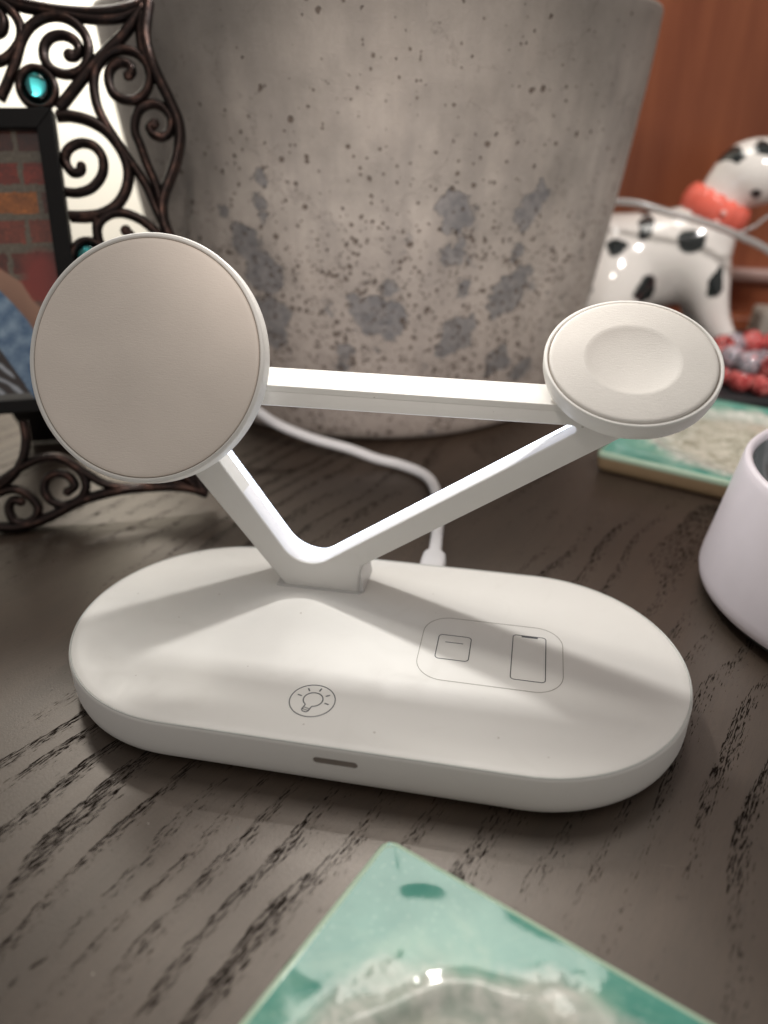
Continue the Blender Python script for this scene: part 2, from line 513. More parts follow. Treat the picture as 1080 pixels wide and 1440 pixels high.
# ================================================================== SETTING
bm = bmesh.new()
add_box(bm, -70, 60, -26, 46.0, -3.0, 0.0, 0.15)
o = link('tabletop', bm, M['oak'], smooth=False); tag(o, kind='structure', label='dark stained oak tabletop with open grain')
bm = bmesh.new()
add_box(bm, -90, 3.0, 46.3, 48, -10, 70)
o = link('wall', bm, M['wall'], smooth=False); tag(o, kind='structure', label='cream painted wall')

# hutch behind: cherry wood panel with a base rail
h = thing('hutch', 'red brown cherry wood hutch standing behind the spotted dog', 'cabinet', (20, 46, 0))
bm = bmesh.new(); add_box(bm, 4.0, 55, 45.2, 47.5, 0.01, 60, 0.05); link('back_panel', bm, M['cherry'], h, smooth=False)
bm = bmesh.new(); add_box(bm, 4.3, 54, 44.2, 45.18, 3.70, 4.55, 0.2, seg=3); link('moulding', bm, simple('moulding_highlight_pink', (0.46, 0.30, 0.26), 0.25), h)  # glossy highlight on the moulding painted in as a pale pink base colour
bm = bmesh.new(); add_box(bm, 4.3, 54, 43.2, 45.18, 0.02, 1.3, 0.1); link('base_rail', bm, M['cherry'], h, smooth=False)

# ================================================================== CONCRETE PLANTER
PC = (-5.5, 28.6)
pl = thing('planter', 'large grey brown concrete planter with pitted flaking lower side', 'planter', (PC[0], PC[1], 0))
bm = bmesh.new()
key = [(0, 10.3), (0.12, 10.8), (0.4, 11.15), (1.0, 11.4), (2.2, 11.65), (5, 12.3), (10, 13.05), (16, 13.87), (19.3, 14.18)]
prof = [(0.0, 0.0)]
pts = catmull([Vector((r, z, 0)) for z, r in key], 6)
prof += [(p.x, p.y) for p in pts]
prof += [(14.10, 19.46), (13.85, 19.52), (13.4, 19.52), (13.15, 19.45), (13.0, 19.2), (12.0, 12), (11.0, 6), (0, 6)]
add_lathe(bm, prof, PC, 192)
for v in bm.verts:
    d = Vector((v.co.x - PC[0], v.co.y - PC[1], 0))
    if d.length > 5:
        k = noise.noise(v.co * 0.16) * 0.07 + noise.noise(v.co * 0.6) * 0.02
        v.co += d.normalized() * k
link('pot', bm, M['concrete'], pl)
bm = bmesh.new()
add_lathe(bm, [(0, 6.02), (11.0, 6.02), (12.25, 16.8), (9, 17.4), (4, 17.5), (0, 17.6)], PC, 64)
for v in bm.verts:
    if v.co.z > 16.5: v.co.z += noise.noise(v.co * 1.3) * 0.25
link('soil', bm, simple('potting_soil', (0.04, 0.028, 0.02), 0.9, bump=0.8, bscale=6), pl)

# ================================================================== CHARGER
ch = thing('charging_stand', 'white three in one wireless charging stand with lit triangular frame', 'charger', (0, 0, 0))
A0, R0, H = 4.668, 4.5, 1.393
def st_loop(off, z, a=A0):
    return [Vector((x, y, z)) for x, y in stadium(a, R0 - off)]
bm = bmesh.new()
loops = [st_loop(0.60, 0.05), st_loop(0.32, 0.055), st_loop(0.16, 0.12), st_loop(0.06, 0.24), st_loop(0.01, 0.42), st_loop(0, 0.6), st_loop(0.0, 1.30),
         st_loop(0.012, 1.35), st_loop(0.035, 1.375)]
add_loops(bm, loops)
body = link('base_housing', bm, M['plastic'], ch, autosharp=40)
# real recess for the front indicator window
bm = bmesh.new()
lp = rrect(-0.55, 0.61, 0.82, 1.045, 0.105, 6)
add_loops(bm, [[Vector((x, y, z)) for x, z in lp] for y in (-5.0, -4.38)])
cut = link('slot_cutter', bm, M['plastic'], smooth=False)
bo = body.modifiers.new('slot', 'BOOLEAN'); bo.object = cut; bo.operation = 'DIFFERENCE'; bo.solver = 'EXACT'
bpy.context.view_layer.update()
dg = bpy.context.evaluated_depsgraph_get()
nm = bpy.data.meshes.new_from_object(body.evaluated_get(dg))
body.modifiers.clear(); body.data = nm
bpy.data.objects.remove(cut)
bm = bmesh.new()
lp = rrect(-0.545, 0.605, 0.825, 1.040, 0.10, 6)
add_loops(bm, [[Vector((x, y, z)) for x, z in lp] for y in (-4.465, -4.385)])
link('indicator_window', bm, M['dark'], ch, smooth=False)

bm = bmesh.new()
add_loops(bm, [st_loop(0.036, 1.370), st_loop(0.030, H + 0.004), st_loop(0.052, H + 0.014), st_loop(0.075, H + 0.004), st_loop(0.08, 1.372)], False, False)
link('rim', bm, M['rimgrey'], ch)
bm = bmesh.new()
add_loops(bm, [st_loop(0.085, 1.372), st_loop(0.085, H - 0.004), st_loop(0.105, H + 0.006), st_loop(0.30, H + 0.004), st_loop(0.9, H)], False, True)
link('top_plate', bm, M['plastic'], ch, autosharp=30)
bm = bmesh.new()
add_loops(bm, [st_loop(0.62, 0.004), st_loop(0.62, 0.06)])
link('foot_pad', bm, M['rubber'], ch, smooth=False)

ZP = H + 0.0015
def stroke(name, pts, wd, mat, closed=True, lift=0.0):
    bm = bmesh.new()
    n = len(pts)
    L, Rr = [], []
    for i in range(n):
        a = Vector(pts[i - 1]) if (closed or i > 0) else Vector(pts[0])
        b = Vector(pts[(i + 1) % n]) if (closed or i < n - 1) else Vector(pts[-1])
        t_ = (b - a).normalized()
        nn = Vector((-t_.y, t_.x))
        p = Vector(pts[i])
        L.append(bm.verts.new((*(p + nn * wd / 2), ZP + lift)))
        Rr.append(bm.verts.new((*(p - nn * wd / 2), ZP + lift)))
    for i in range(n if closed else n - 1):
        j = (i + 1) % n
        bm.faces.new((L[i], Rr[i], Rr[j], L[j]))
    # give the printed stroke a hair of thickness
    r = bmesh.ops.extrude_face_region(bm, geom=bm.faces[:])
    for v in r['geom']:
        if isinstance(v, bmesh.types.BMVert): v.co.z += 0.004
    return link(name, bm, mat, ch, smooth=False)
stroke('touch_outline', rrect(1.50, 5.64, -1.41, 1.52, 0.80, 12), 0.022, M['printlight'])
stroke('earbud_case_icon', rrect(1.99, 2.96, -0.48, 0.65, 0.12, 6), 0.026, M['print'])
stroke('case_lid_line', [(2.21, 0.31), (2.74, 0.31)], 0.026, M['print'], False)
stroke('phone_icon', rrect(4.18, 5.15, -0.98, 1.06, 0.11, 6), 0.026, M['print'])
stroke('phone_notch', [(4.43, 1.015), (4.91, 1.015)], 0.075, M['print'], False)
BC = Vector((-0.99, -2.90)); rot = R(-14)
def bt(x, y):
    return (BC.x + x * math.cos(rot) - y * math.sin(rot), BC.y + x * math.sin(rot) + y * math.cos(rot))
stroke('lamp_button_ring', [bt(0.615 * math.cos(2 * math.pi * k / 64), 0.615 * math.sin(2 * math.pi * k / 64)) for k in range(64)], 0.028, M['print'])
bulb = []
for k in range(33):
    a = R(-68 + (360 - 44) * k / 32)
    bulb.append(bt(0.265 * math.cos(a), 0.045 + 0.265 * math.sin(a)))
bulb += [bt(-0.095, -0.25), bt(-0.095, -0.40), bt(-0.05, -0.455), bt(0.05, -0.455), bt(0.095, -0.40), bt(0.095, -0.25)]
stroke('bulb_outline', bulb, 0.032, M['print'])
stroke('bulb_thread', [bt(-0.09, -0.31), bt(0.09, -0.31)], 0.024, M['print'], False)
stroke('bulb_thread', [bt(-0.09, -0.38), bt(0.09, -0.38)], 0.024, M['print'], False)
for a in (0, 45, 90, 135, 180):
    stroke('bulb_ray', [bt(0.35 * math.cos(R(a)), 0.045 + 0.35 * math.sin(R(a))), bt(0.475 * math.cos(R(a)), 0.045 + 0.475 * math.sin(R(a)))], 0.038, M['print'], False)

# frame ---------------------------------------------------------------
def fillet(poly, rads, n=10):
    out = []
    N = len(poly)
    for i in range(N):
        p = Vector(poly[i]); a = Vector(poly[i - 1]) - p; b = Vector(poly[(i + 1) % N]) - p
        r = rads[i]
        ang = a.angle(b)
        a.normalize(); b.normalize()
        dt = r / math.tan(ang / 2)
        c = p + (a + b).normalized() * (r / math.sin(ang / 2))
        p0 = p + a * dt; p1 = p + b * dt
        v0 = p0 - c; v1 = p1 - c
        th = v0.angle(v1)
        sgn = 1 if v0.x * v1.y - v0.y * v1.x > 0 else -1
        for k in range(n + 1):
            q = sgn * th * k / n
            out.append(Vector((c.x + v0.x * math.cos(q) - v0.y * math.sin(q), c.y + v0.x * math.sin(q) + v0.y * math.cos(q))))
    return out
def offset_poly(P, d):
    """d > 0 grows a counter-clockwise polygon"""
    out = []
    n = len(P)
    for i in range(n):
        a = P[i] - P[i - 1]; b = P[(i + 1) % n] - P[i]
        if a.length < 1e-7: a = b
        if b.length < 1e-7: b = a
        na = Vector((a.y, -a.x)).normalized(); nb = Vector((b.y, -b.x)).normalized()
        m_ = (na + nb)
        m_ = m_ / max(0.3, m_.dot(na)) if m_.length > 1e-6 else na
        out.append(P[i] + m_ * d)
    return out
YF, YB = 2.30, 3.88
outer = fillet([(-3.36, 1.40), (-0.90, 1.40), (-0.83, 2.40), (6.48, 7.44), (7.35, 8.05), (7.2, 8.36), (-7.5, 8.34), (-7.75, 7.45)],
               [0.03, 0.03, 0.08, 0.5, 0.12, 0.1, 0.25, 0.35], 6)
inner = fillet([(-2.785, 1.93), (5.62, 7.74), (-6.5, 7.66)], [1.0, 0.13, 0.15], 14)
bm = bmesh.new()
def yl(P, y): return [Vector((p.x, y, p.y)) for p in P]
bv = 0.05
oloops = [yl(offset_poly(outer, -bv), YF), yl(offset_poly(outer, -bv * 0.3), YF + bv * 0.3), yl(outer, YF + bv), yl(outer, YB - bv), yl(offset_poly(outer, -bv), YB)]
YM = 2.98
iloops = [yl(offset_poly(inner, bv * 0.6), YF), yl(inner, YF + bv * 0.6), yl(inner, YM), yl(offset_poly(inner, 0.05), YM + 0.03)]
oback = yl(offset_poly(inner, 0.50), YB)
ro = add_loops(bm, oloops, False, False)
ri = add_loops(bm, iloops + [yl(offset_poly(inner, 0.50), YM + 0.05), oback], False, False)
def fill_between(bm, A, B):
    es = []
    for L_ in (A, B):
        n = len(L_)
        for k in range(n):
            e = bm.edges.get((L_[k], L_[(k + 1) % n])) or bm.edges.new((L_[k], L_[(k + 1) % n]))
            es.append(e)
    bmesh.ops.triangle_fill(bm, use_beauty=True, edges=es)
fill_between(bm, ro[0], ri[0])
fill_between(bm, ro[-1], ri[-1])
link('frame', bm, M['plastic'], ch, autosharp=38)
# light strip let into the rear of the opening; runs along both arms only (it stops short of the top bar)
bm = bmesh.new()
arm = [p for p in inner]
# polyline of the V without the top bar
def vpts():
    n = 15
    V_ = inner[0:n]             # fillet at the bottom corner
    a = inner[3 * n - 1]; b = inner[n]
    left_top = Vector((-6.35, 7.42)); right_top = Vector((5.56, 7.68))
    return V_
n = 15
left = Vector((-6.42, 7.50)); rightp = inner[n + 6]
chain = inner[0:n] + inner[n:n + 9]
chain = [left] + chain if (inner[0] - left).length < (inner[n - 1] - left).length else [left] + list(reversed(inner[0:n])) + inner[n:n + 9]
E_ = []
for i, p in enumerate(chain):
    a = chain[max(0, i - 1)]; b = chain[min(len(chain) - 1, i + 1)]
    t_ = (b - a).normalized(); nn = Vector((t_.y, -t_.x))      # outward = away from the hole
    E_.append((p, nn))
sec = [(0.045, YM + 0.03), (0.015, YM + 0.06), (0.02, YM + 0.30), (0.33, YB - 0.05), (0.39, YB - 0.02), (0.49, YB - 0.02), (0.49, YM + 0.06)]
rings_ = [[bm.verts.new((p.x + nn.x * o_, y, p.y + nn.y * o_)) for o_, y in sec] for p, nn in E_]
for A, B in zip(rings_, rings_[1:]):
    for k in range(len(sec)):
        bm.faces.new((A[k], A[(k + 1) % len(sec)], B[(k + 1) % len(sec)], B[k]))
bm.faces.new(rings_[0]); bm.faces.new(rings_[-1])
link('light_strip', bm, M['led'], ch, autosharp=60)
sec = [(0.012, YF + 0.045), (-0.008, YF + 0.06), (-0.008, YM - 0.01), (0.012, YM + 0.005)]
bm = bmesh.new()
rings_ = [[bm.verts.new((p.x + nn.x * o_, y, p.y + nn.y * o_)) for o_, y in sec] for p, nn in E_]
for A, B in zip(rings_, rings_[1:]):
    for k in range(len(sec)):
        bm.faces.new((A[k], A[(k + 1) % len(sec)], B[(k + 1) % len(sec)], B[k]))
bm.faces.new(rings_[0]); bm.faces.new(rings_[-1])
link('diffuser', bm, M['diffuser'], ch, autosharp=60)
# lip under the front edge of the top bar
bm = bmesh.new()
prof_ = [(2.215, 8.345), (2.21, 8.325), (2.275, 8.15), (2.31, 8.13), (2.31, 8.35)]
x0_, x1_ = -7.0, 6.6
ra = [bm.verts.new((x0_, y, z)) for y, z in prof_]; rb = [bm.verts.new((x1_, y, z)) for y, z in prof_]
for k in range(5): bm.faces.new((ra[k], ra[(k + 1) % 5], rb[(k + 1) % 5], rb[k]))
bm.faces.new(ra); bm.faces.new(rb)
link('bar_lip', bm, M['plastic'], ch, smooth=False)
# socket plate where the frame enters the base
bm = bmesh.new()
add_loops(bm, [[Vector((x, y, z)) for x, y in rrect(-3.66, -0.80, 2.22, 4.02, 0.06, 3)] for z in (H - 0.01, H + 0.035)])
link('socket_plate', bm, M['collar'], ch, smooth=False)
bm = bmesh.new()
vs = [bm.verts.new(v) for v in ((-0.895, 2.36, H + 0.03), (-0.72, 2.36, H + 0.03), (-0.83, 2.36, 2.2), (-0.895, 3.7, H + 0.03), (-0.72, 3.7, H + 0.03), (-0.83, 3.7, 2.2))]
for q in ((0, 1, 2), (3, 5, 4), (0, 3, 4, 1), (1, 4, 5, 2), (0, 2, 5, 3)): bm.faces.new([vs[i] for i in q])
link('socket_rib', bm, M['collar'], ch, smooth=False)

# discs -----------------------------------------------------------------
def disc_matrix(c, az, el):
    N = Vector((math.sin(az) * math.cos(el), -math.cos(az) * math.cos(el), math.sin(el)))
    U = Vector((0, 0, 1)).cross(N).normalized()
    V = N.cross(U)
    m_ = Matrix((U, V, N)).transposed().to_4x4()
    m_.translation = Vector(c)
    return m_
# phone disc
Mx = disc_matrix((-6.75, 1.37, 9.20), R(1.0), R(26.8))
bm = bmesh.new()
RP = 3.52
add_lathe(bm, [(0, -0.06), (RP - 0.145, -0.06), (RP - 0.135, -0.01), (RP - 0.11, 0.012), (RP - 0.05, 0.010), (RP - 0.015, -0.02), (RP, -0.07), (RP, -0.45), (RP - 0.03, -0.56), (RP - 0.12, -0.62), (0, -0.62)], seg=128, M=Mx)
link('phone_disc', bm, M['plastic'], ch, autosharp=40)
bm = bmesh.new()
add_lathe(bm, [(0, 0.014), (RP - 0.7, 0.013), (RP - 0.36, 0.011), (RP - 0.27, 0.008), (RP - 0.20, 0.000), (RP - 0.175, -0.014), (RP - 0.165, -0.055)], seg=128, M=Mx, cap1=False)
link('phone_pad', bm, M['pad'], ch)
bm = bmesh.new()
add_lathe(bm, [(RP - 0.165, -0.058), (RP - 0.165, -0.045), (RP - 0.138, -0.045), (RP - 0.138, -0.058)], seg=128, M=Mx, cap0=False, cap1=False)
link('pad_groove', bm, M['groove'], ch, smooth=False)
bm = bmesh.new()
add_lathe(bm, [(2.0, -0.60), (2.0, -0.75), (1.3, -1.0), (1.1, -2.0)], seg=64, M=Mx)
link('disc_neck', bm, M['plastic'], ch, autosharp=40)
# watch disc
Mw = disc_matrix((6.61, 3.0, 9.48), R(1.0), R(61.7))
RW = 2.355
bm = bmesh.new()
add_lathe(bm, [(0, -0.3), (RW - 0.21, -0.3), (RW - 0.20, -0.09), (RW - 0.115, -0.09), (RW - 0.105, -0.02), (RW - 0.085, 0.006), (RW - 0.035, 0.006), (RW - 0.008, -0.02), (RW, -0.06), (RW - 0.005, -0.32), (RW - 0.06, -0.56), (RW - 0.16, -0.68), (RW - 0.30, -0.72), (0, -0.72)], seg=128, M=Mw)
link('watch_disc', bm, M['plastic'], ch, autosharp=40)
bm = bmesh.new()
pr_ = [(RW - 0.145, -0.085), (RW - 0.15, -0.005), (RW - 0.165, 0.018), (RW - 0.20, 0.028), (RW - 0.26, 0.031), (RW - 0.32, 0.032), (1.5, 0.034), (1.32, 0.034), (1.275, 0.034)]
for k in range(1, 15):
    r_ = 1.26 * (1 - k / 14)
    q_ = r_ / 1.26
    pr_.append((r_, 0.034 - 0.17 * (1 - q_ * q_) ** 0.85))
add_lathe(bm, pr_, seg=128, M=Mw, cap0=False)
link('watch_pad', bm, M['pad2'], ch)
bm = bmesh.new()
add_lathe(bm, [(RW - 0.160, -0.088), (RW - 0.160, -0.075), (RW - 0.108, -0.075), (RW - 0.108, -0.088)], seg=128, M=Mw, cap0=False, cap1=False)
link('pad_groove', bm, M['groove'], ch, smooth=False)
bm = bmesh.new()
add_lathe(bm, [(1.35, -0.56), (1.30, -0.70), (0.62, -1.0), (0.55, -1.5)], seg=64, M=Mw)
link('disc_neck', bm, M['plastic'], ch, autosharp=40)

# ================================================================== CABLE
cb = thing('charging_cable', 'white charging cable plugged into the back of the stand', 'cable', (1.1, 5.5, 0))
bm = bmesh.new()
def sup(cx, y, cz, hw, hh, n=24):
    out = []
    for k in range(n):
        a = 2 * math.pi * k / n
        c_, s_ = math.cos(a), math.sin(a)
        out.append(Vector((cx + hw * math.copysign(abs(c_) ** 0.6, c_), y, cz + hh * math.copysign(abs(s_) ** 0.6, s_))))
    return out
add_loops(bm, [sup(1.12, 4.3, .62, .44, .26), sup(1.12, 5.9, .62, .46, .28), sup(1.10, 6.3, .62, .42, .27), sup(1.08, 6.45, .62, .30, .25)])
link('plug', bm, M['cable'], cb, autosharp=50)
bm = bmesh.new()
add_loops(bm, [sup(1.09, 6.40, .62, .26, .25), sup(1.05, 7.2, .60, .23, .23), sup(1.02, 7.7, .58, .21, .21)])
link('strain_relief', bm, M['cable'], cb, autosharp=50)
cp = catmull([(1.05, 6.8, .60), (1.0, 7.6, .58), (0.85, 9.4, .55), (0.55, 11.3, .50), (0.1, 12.9, .42), (-0.55, 14.0, .32), (-1.7, 14.75, .30), (-2.9, 14.95, .42), (-4.25, 15.0, .8), (-6.0, 14.85, 1.25), (-7.7, 14.75, 1.9), (-9.2, 14.6, 2.9), (-11.5, 14.9, 3.6), (-15, 17, 3.2), (-20, 22, 1.5), (-26, 27, 0.3)], 10)
bm = bmesh.new(); add_tube(bm, cp, 0.235, 14)
link('cord', bm, M['cable'], cb)

# ================================================================== PICTURE FRAME
P0 = Vector((-14.45, 6.54, 0))
hu = Vector((0.91446192, 0.40467196, 0.0))
wu = Vector((-0.12709572, 0.28720596, 0.9493995))
nu = hu.cross(wu)          # points towards the camera
if nu.y > 0: nu = -nu
def FW(u, w_, d=0.0): return P0 + hu * u + wu * w_ + nu * d
CURVES = {
    'top_rail': [(5.86, 19.84), (5.09, 19.6), (4.29, 19.45), (3.52, 19.41), (2.71, 19.45), (1.97, 19.54), (1.31, 19.67), (0.61, 19.88)],
    'top_rail2': [(5.6, 19.58), (4.85, 19.27), (4.13, 19.17), (3.43, 19.2), (2.69, 19.32), (1.95, 19.42), (1.29, 19.54), (0.59, 19.76)],
    'side_rail': [(5.86, 19.84), (5.71, 19.27), (5.59, 18.65), (5.67, 17.9), (5.91, 17.15), (6.22, 16.38), (6.47, 15.61), (6.48, 14.95), (6.25, 14.17), (5.92, 13.44), (5.6, 12.78), (5.49, 12.12), (5.62, 11.44), (5.93, 10.81), (6.27, 10.11)],
    'side_inner': [(5.55, 19.39), (5.43, 18.77), (5.41, 18.21), (5.58, 17.77)],
    'diagonal': [(5.64, 19.64), (4.85, 18.7), (4.12, 18.07), (3.38, 17.38), (2.79, 16.75), (2.12, 16.03)],
    'scroll_a': [(5.59, 11.51), (5.28, 12.32), (4.98, 13.26), (4.54, 14.06), (4.1, 14.84), (3.73, 15.55), (3.52, 16.19), (3.5, 16.88), (3.65, 17.44), (4.03, 17.88), (4.51, 18.11), (5.03, 18.08), (5.45, 17.77), (5.6, 17.27), (5.46, 16.76), (5.09, 16.41), (4.62, 16.35), (4.19, 16.57), (4.06, 17.01), (4.17, 17.42), (4.49, 17.67), (4.84, 17.63), (4.96, 17.39), (4.79, 17.19)],
    'scroll_b': [(5.55, 12.05), (5.38, 13.19), (5.13, 13.98), (4.95, 14.7), (4.81, 15.22), (4.91, 15.74), (5.18, 16.09), (5.6, 16.22), (5.98, 16.06), (6.21, 15.67), (6.12, 15.22), (5.79, 15.01), (5.47, 15.12), (5.38, 15.38), (5.57, 15.48)],
    'half_ring': [(2.02, 15.78), (2.53, 15.78), (3.15, 15.62), (3.76, 15.23), (4.2, 14.58), (4.39, 13.86), (4.24, 13.14), (3.82, 12.56), (3.24, 12.24), (2.64, 12.16), (2.01, 12.17)],
    'scroll_c': [(1.97, 13.06), (2.42, 13.02), (2.97, 13.2), (3.4, 13.68), (3.49, 14.27), (3.23, 14.69), (2.79, 14.82), (2.35, 14.66), (2.13, 14.35), (2.13, 14.03), (2.33, 13.76), (2.59, 13.79), (2.68, 13.97)],
    'scroll_d': [(0.09, 16.37), (0.5, 17.05), (0.84, 17.72), (1.13, 18.39), (1.51, 18.88), (2.05, 19.19), (2.62, 19.24), (3.09, 19.03), (3.42, 18.61), (3.47, 18.06), (3.28, 17.56), (2.93, 17.31), (2.47, 17.26), (2.05, 17.43), (1.85, 17.79), (1.91, 18.22), (2.21, 18.53), (2.66, 18.6), (3.01, 18.42), (3.13, 18.12), (2.94, 17.88), (2.78, 17.88)],
    'scroll_e': [(0.23, 19.78), (0.57, 19.64), (0.85, 19.47), (1.08, 19.17), (1.18, 18.76), (1.06, 18.33), (0.68, 17.9), (0.28, 17.68), (-0.09, 17.65)],
    'scroll_f': [(0.29, 19.4), (0.52, 19.31), (0.62, 19.05), (0.5, 18.71), (0.17, 18.56)],
    'scroll_g': [(5.3, 11.31), (5.05, 11.59), (4.62, 11.97), (4.04, 12.22), (3.51, 12.2), (3.07, 11.91), (2.93, 11.45), (3.08, 10.98), (3.53, 10.76), (4.01, 10.88), (4.23, 11.28), (4.03, 11.55)],
    'link': [(2.04, 12.11), (2.49, 12.08), (2.95, 12.05), (2.94, 11.65), (2.94, 11.38)],
    'scroll_h': [(-2.04, 1.91), (-1.48, 2.31), (-1.0, 3.0), (-0.79, 3.75), (-0.79, 4.46)],
    'scroll_i': [(-2.57, 1.73), (-2.01, 2.09), (-1.18, 2.59), (-0.38, 2.89), (0.31, 2.88), (0.86, 2.51), (1.19, 2.01), (1.18, 1.45), (0.84, 1.07), (0.3, 0.93), (-0.19, 1.17), (-0.38, 1.65), (-0.19, 2.1), (0.22, 2.24), (0.63, 2.07), (0.79, 1.68), (0.51, 1.47)],
    'scroll_j': [(-2.43, 1.54), (-2.08, 1.67), (-1.55, 1.77), (-1.08, 1.54), (-0.73, 0.99), (-0.88, 0.54), (-1.33, 0.36), (-1.73, 0.54), (-1.83, 1.02), (-1.62, 1.32), (-1.33, 1.24)],
    'bottom_rail': [(-2.92, 0.49), (-2.28, 0.3), (-1.61, 0.23), (-0.82, 0.35), (0.0, 0.64), (0.84, 1.0), (1.74, 1.21), (2.74, 1.33), (4.0, 1.32), (4.9, 1.23), (5.53, 1.07), (6.02, 0.83)],
    'bottom_link': [(0.63, 2.71), (1.41, 2.04), (2.06, 1.6), (3.1, 1.38), (4.57, 1.5), (6.06, 0.82)],
}
BALLS = {'scroll_a': 0.19, 'scroll_b': 0.21, 'scroll_c': 0.18, 'scroll_d': 0.24, 'scroll_g': 0.22, 'scroll_i': 0.2, 'scroll_j': 0.2}
fr_ = thing('picture_frame', 'dark bronze scrollwork picture frame with teal glass gems', 'picture frame', P0)
RAD = {'top_rail': 0.17, 'side_rail': 0.21, 'bottom_rail': 0.20, 'diagonal': 0.19, 'half_ring': 0.19, 'top_rail2': 0.16}
def metal(name, key, pts, ball=0.0, rad=None):
    r = (rad or RAD.get(key, 0.165)) * 1.14
    bm = bmesh.new()
    P = catmull([FW(u, w_) for u, w_ in pts], 7)
    n_ = len(P)
    add_tube(bm, P, [r] * n_, 10, nrm=nu, flat=1.5, mat=0)
    add_tube(bm, [p + nu * r * 1.18 for p in P], [r * 0.42] * n_, 8, nrm=nu, flat=1.0, mat=1)
    if ball:
        c = FW(*pts[-1], 0.10)
        r2 = bmesh.ops.create_uvsphere(bm, u_segments=16, v_segments=10, radius=ball, matrix=Matrix.Translation(c))
        for v in r2['verts']:
            for f in v.link_faces: f.material_index = 1
    return link(name, bm, [M['bronze'], M['copper']], fr_)
for k, pts in CURVES.items():
    nm_ = 'rail' if 'rail' in k or k in ('diagonal', 'side_inner', 'link', 'bottom_link') else 'scroll'
    metal(nm_, k, pts, BALLS.get(k, 0))
for k in ('side_rail', 'side_inner', 'diagonal', 'scroll_a', 'scroll_b'):
    pts = [(u, 20.75 - w_) for u, w_ in CURVES[k]]
    metal('rail' if 'scroll' not in k else 'scroll', k, pts, BALLS.get(k, 0))
# black inner frame: four stiles
UL, UR, WB, WT = -8.6, 1.93, 4.78, 15.97
IL, IR, IB, IT = -7.95, 1.30, 5.30, 15.25
def slab(name, pts, d0, d1, mat, bev=0.05):
    bm = bmesh.new()
    A = [bm.verts.new(FW(u, w_, d0)) for u, w_ in pts]
    B = [bm.verts.new(FW(u, w_, d1)) for u, w_ in pts]
    n_ = len(pts)
    bm.faces.new(A); bm.faces.new(list(reversed(B)))
    for k in range(n_): bm.faces.new((A[k], B[k], B[(k + 1) % n_], A[(k + 1) % n_]))
    bmesh.ops.recalc_face_normals(bm, faces=bm.faces[:])
    if bev: bmesh.ops.bevel(bm, geom=bm.edges[:], offset=bev, segments=2, profile=0.5, affect='EDGES')
    return link(name, bm, mat, fr_, smooth=False)
g_ = 0.012
slab('stile', [(IR, IB - .0), (UR, WB), (UR, WT), (IR, IT)], -0.35, 0.42, M['blackframe'])
slab('stile', [(UL, WB), (IL, IB), (IL, IT), (UL, WT)], -0.35, 0.42, M['blackframe'])
slab('stile', [(IL, IT + g_), (IR, IT + g_), (UR - g_, WT), (UL + g_, WT)], -0.35, 0.42, M['blackframe'])
slab('stile', [(UL + g_, WB), (UR - g_, WB), (IR, IB - g_), (IL, IB - g_)], -0.35, 0.42, M['blackframe'])
# easel leg
slab('easel_back', [(UL + .2, WB + .2), (UR - .2, WB + .2), (UR - .2, WT - .2), (UL + .2, WT - .2)], -0.46, -0.36, M['blackframe'], 0)
bm = bmesh.new()
b0 = FW(-3.3, 11, -0.5); b1 = Vector((b0.x - 0.4, b0.y + 6.0, 0.02))
for a_, b_ in ((b0, b1),):
    s_ = hu * 1.0; t2 = Vector((0, 0.1, 0.05))
    vs = [bm.verts.new(v) for v in (a_ - s_, a_ + s_, b_ + s_ * 1.4, b_ - s_ * 1.4, a_ - s_ + t2, a_ + s_ + t2, b_ + s_ * 1.4 + t2, b_ - s_ * 1.4 + t2)]
for q in ((0, 1, 2, 3), (7, 6, 5, 4), (0, 4, 5, 1), (1, 5, 6, 2), (2, 6, 7, 3), (3, 7, 4, 0)): bm.faces.new([vs[i] for i in q])
link('easel_leg', bm, M['blackframe'], fr_, smooth=False)
# the photograph: flat print painted into a colour attribute on a fine sheet
t = NT('photo_print')
at_ = t.n('ShaderNodeAttribute'); at_.attribute_name = 'Col'
t.set(Base_Color=at_.outputs['Color'], Roughness=0.4)
t.b.inputs['Coat Weight'].default_value = 1.0
t.b.inputs['Coat Roughness'].default_value = 0.02
M['photo'] = t.m
def lin(c): return tuple((v / 255.0) ** 2.2 for v in c)
def interp(x, tab):
    if x <= tab[0][0]: return tab[0][1]
    for (a, b), (c, d) in zip(tab, tab[1:]):
        if x <= c: return b + (d - b) * (x - a) / (c - a)
    return tab[-1][1]
ROWS = [(13.36, 14.12), (12.30, 13.08), (11.22, 12.06), (10.1, 10.86), (14.56, 15.4), (9.05, 9.85), (8.0, 8.8), (6.95, 7.75), (5.9, 6.7)]
BRC = {0: (132, 48, 32), 1: (104, 54, 40), 2: (104, 50, 36), 3: (108, 48, 34), 4: (76, 38, 28), 5: (124, 48, 34), 6: (112, 48, 36), 7: (104, 48, 36), 8: (104, 48, 36)}
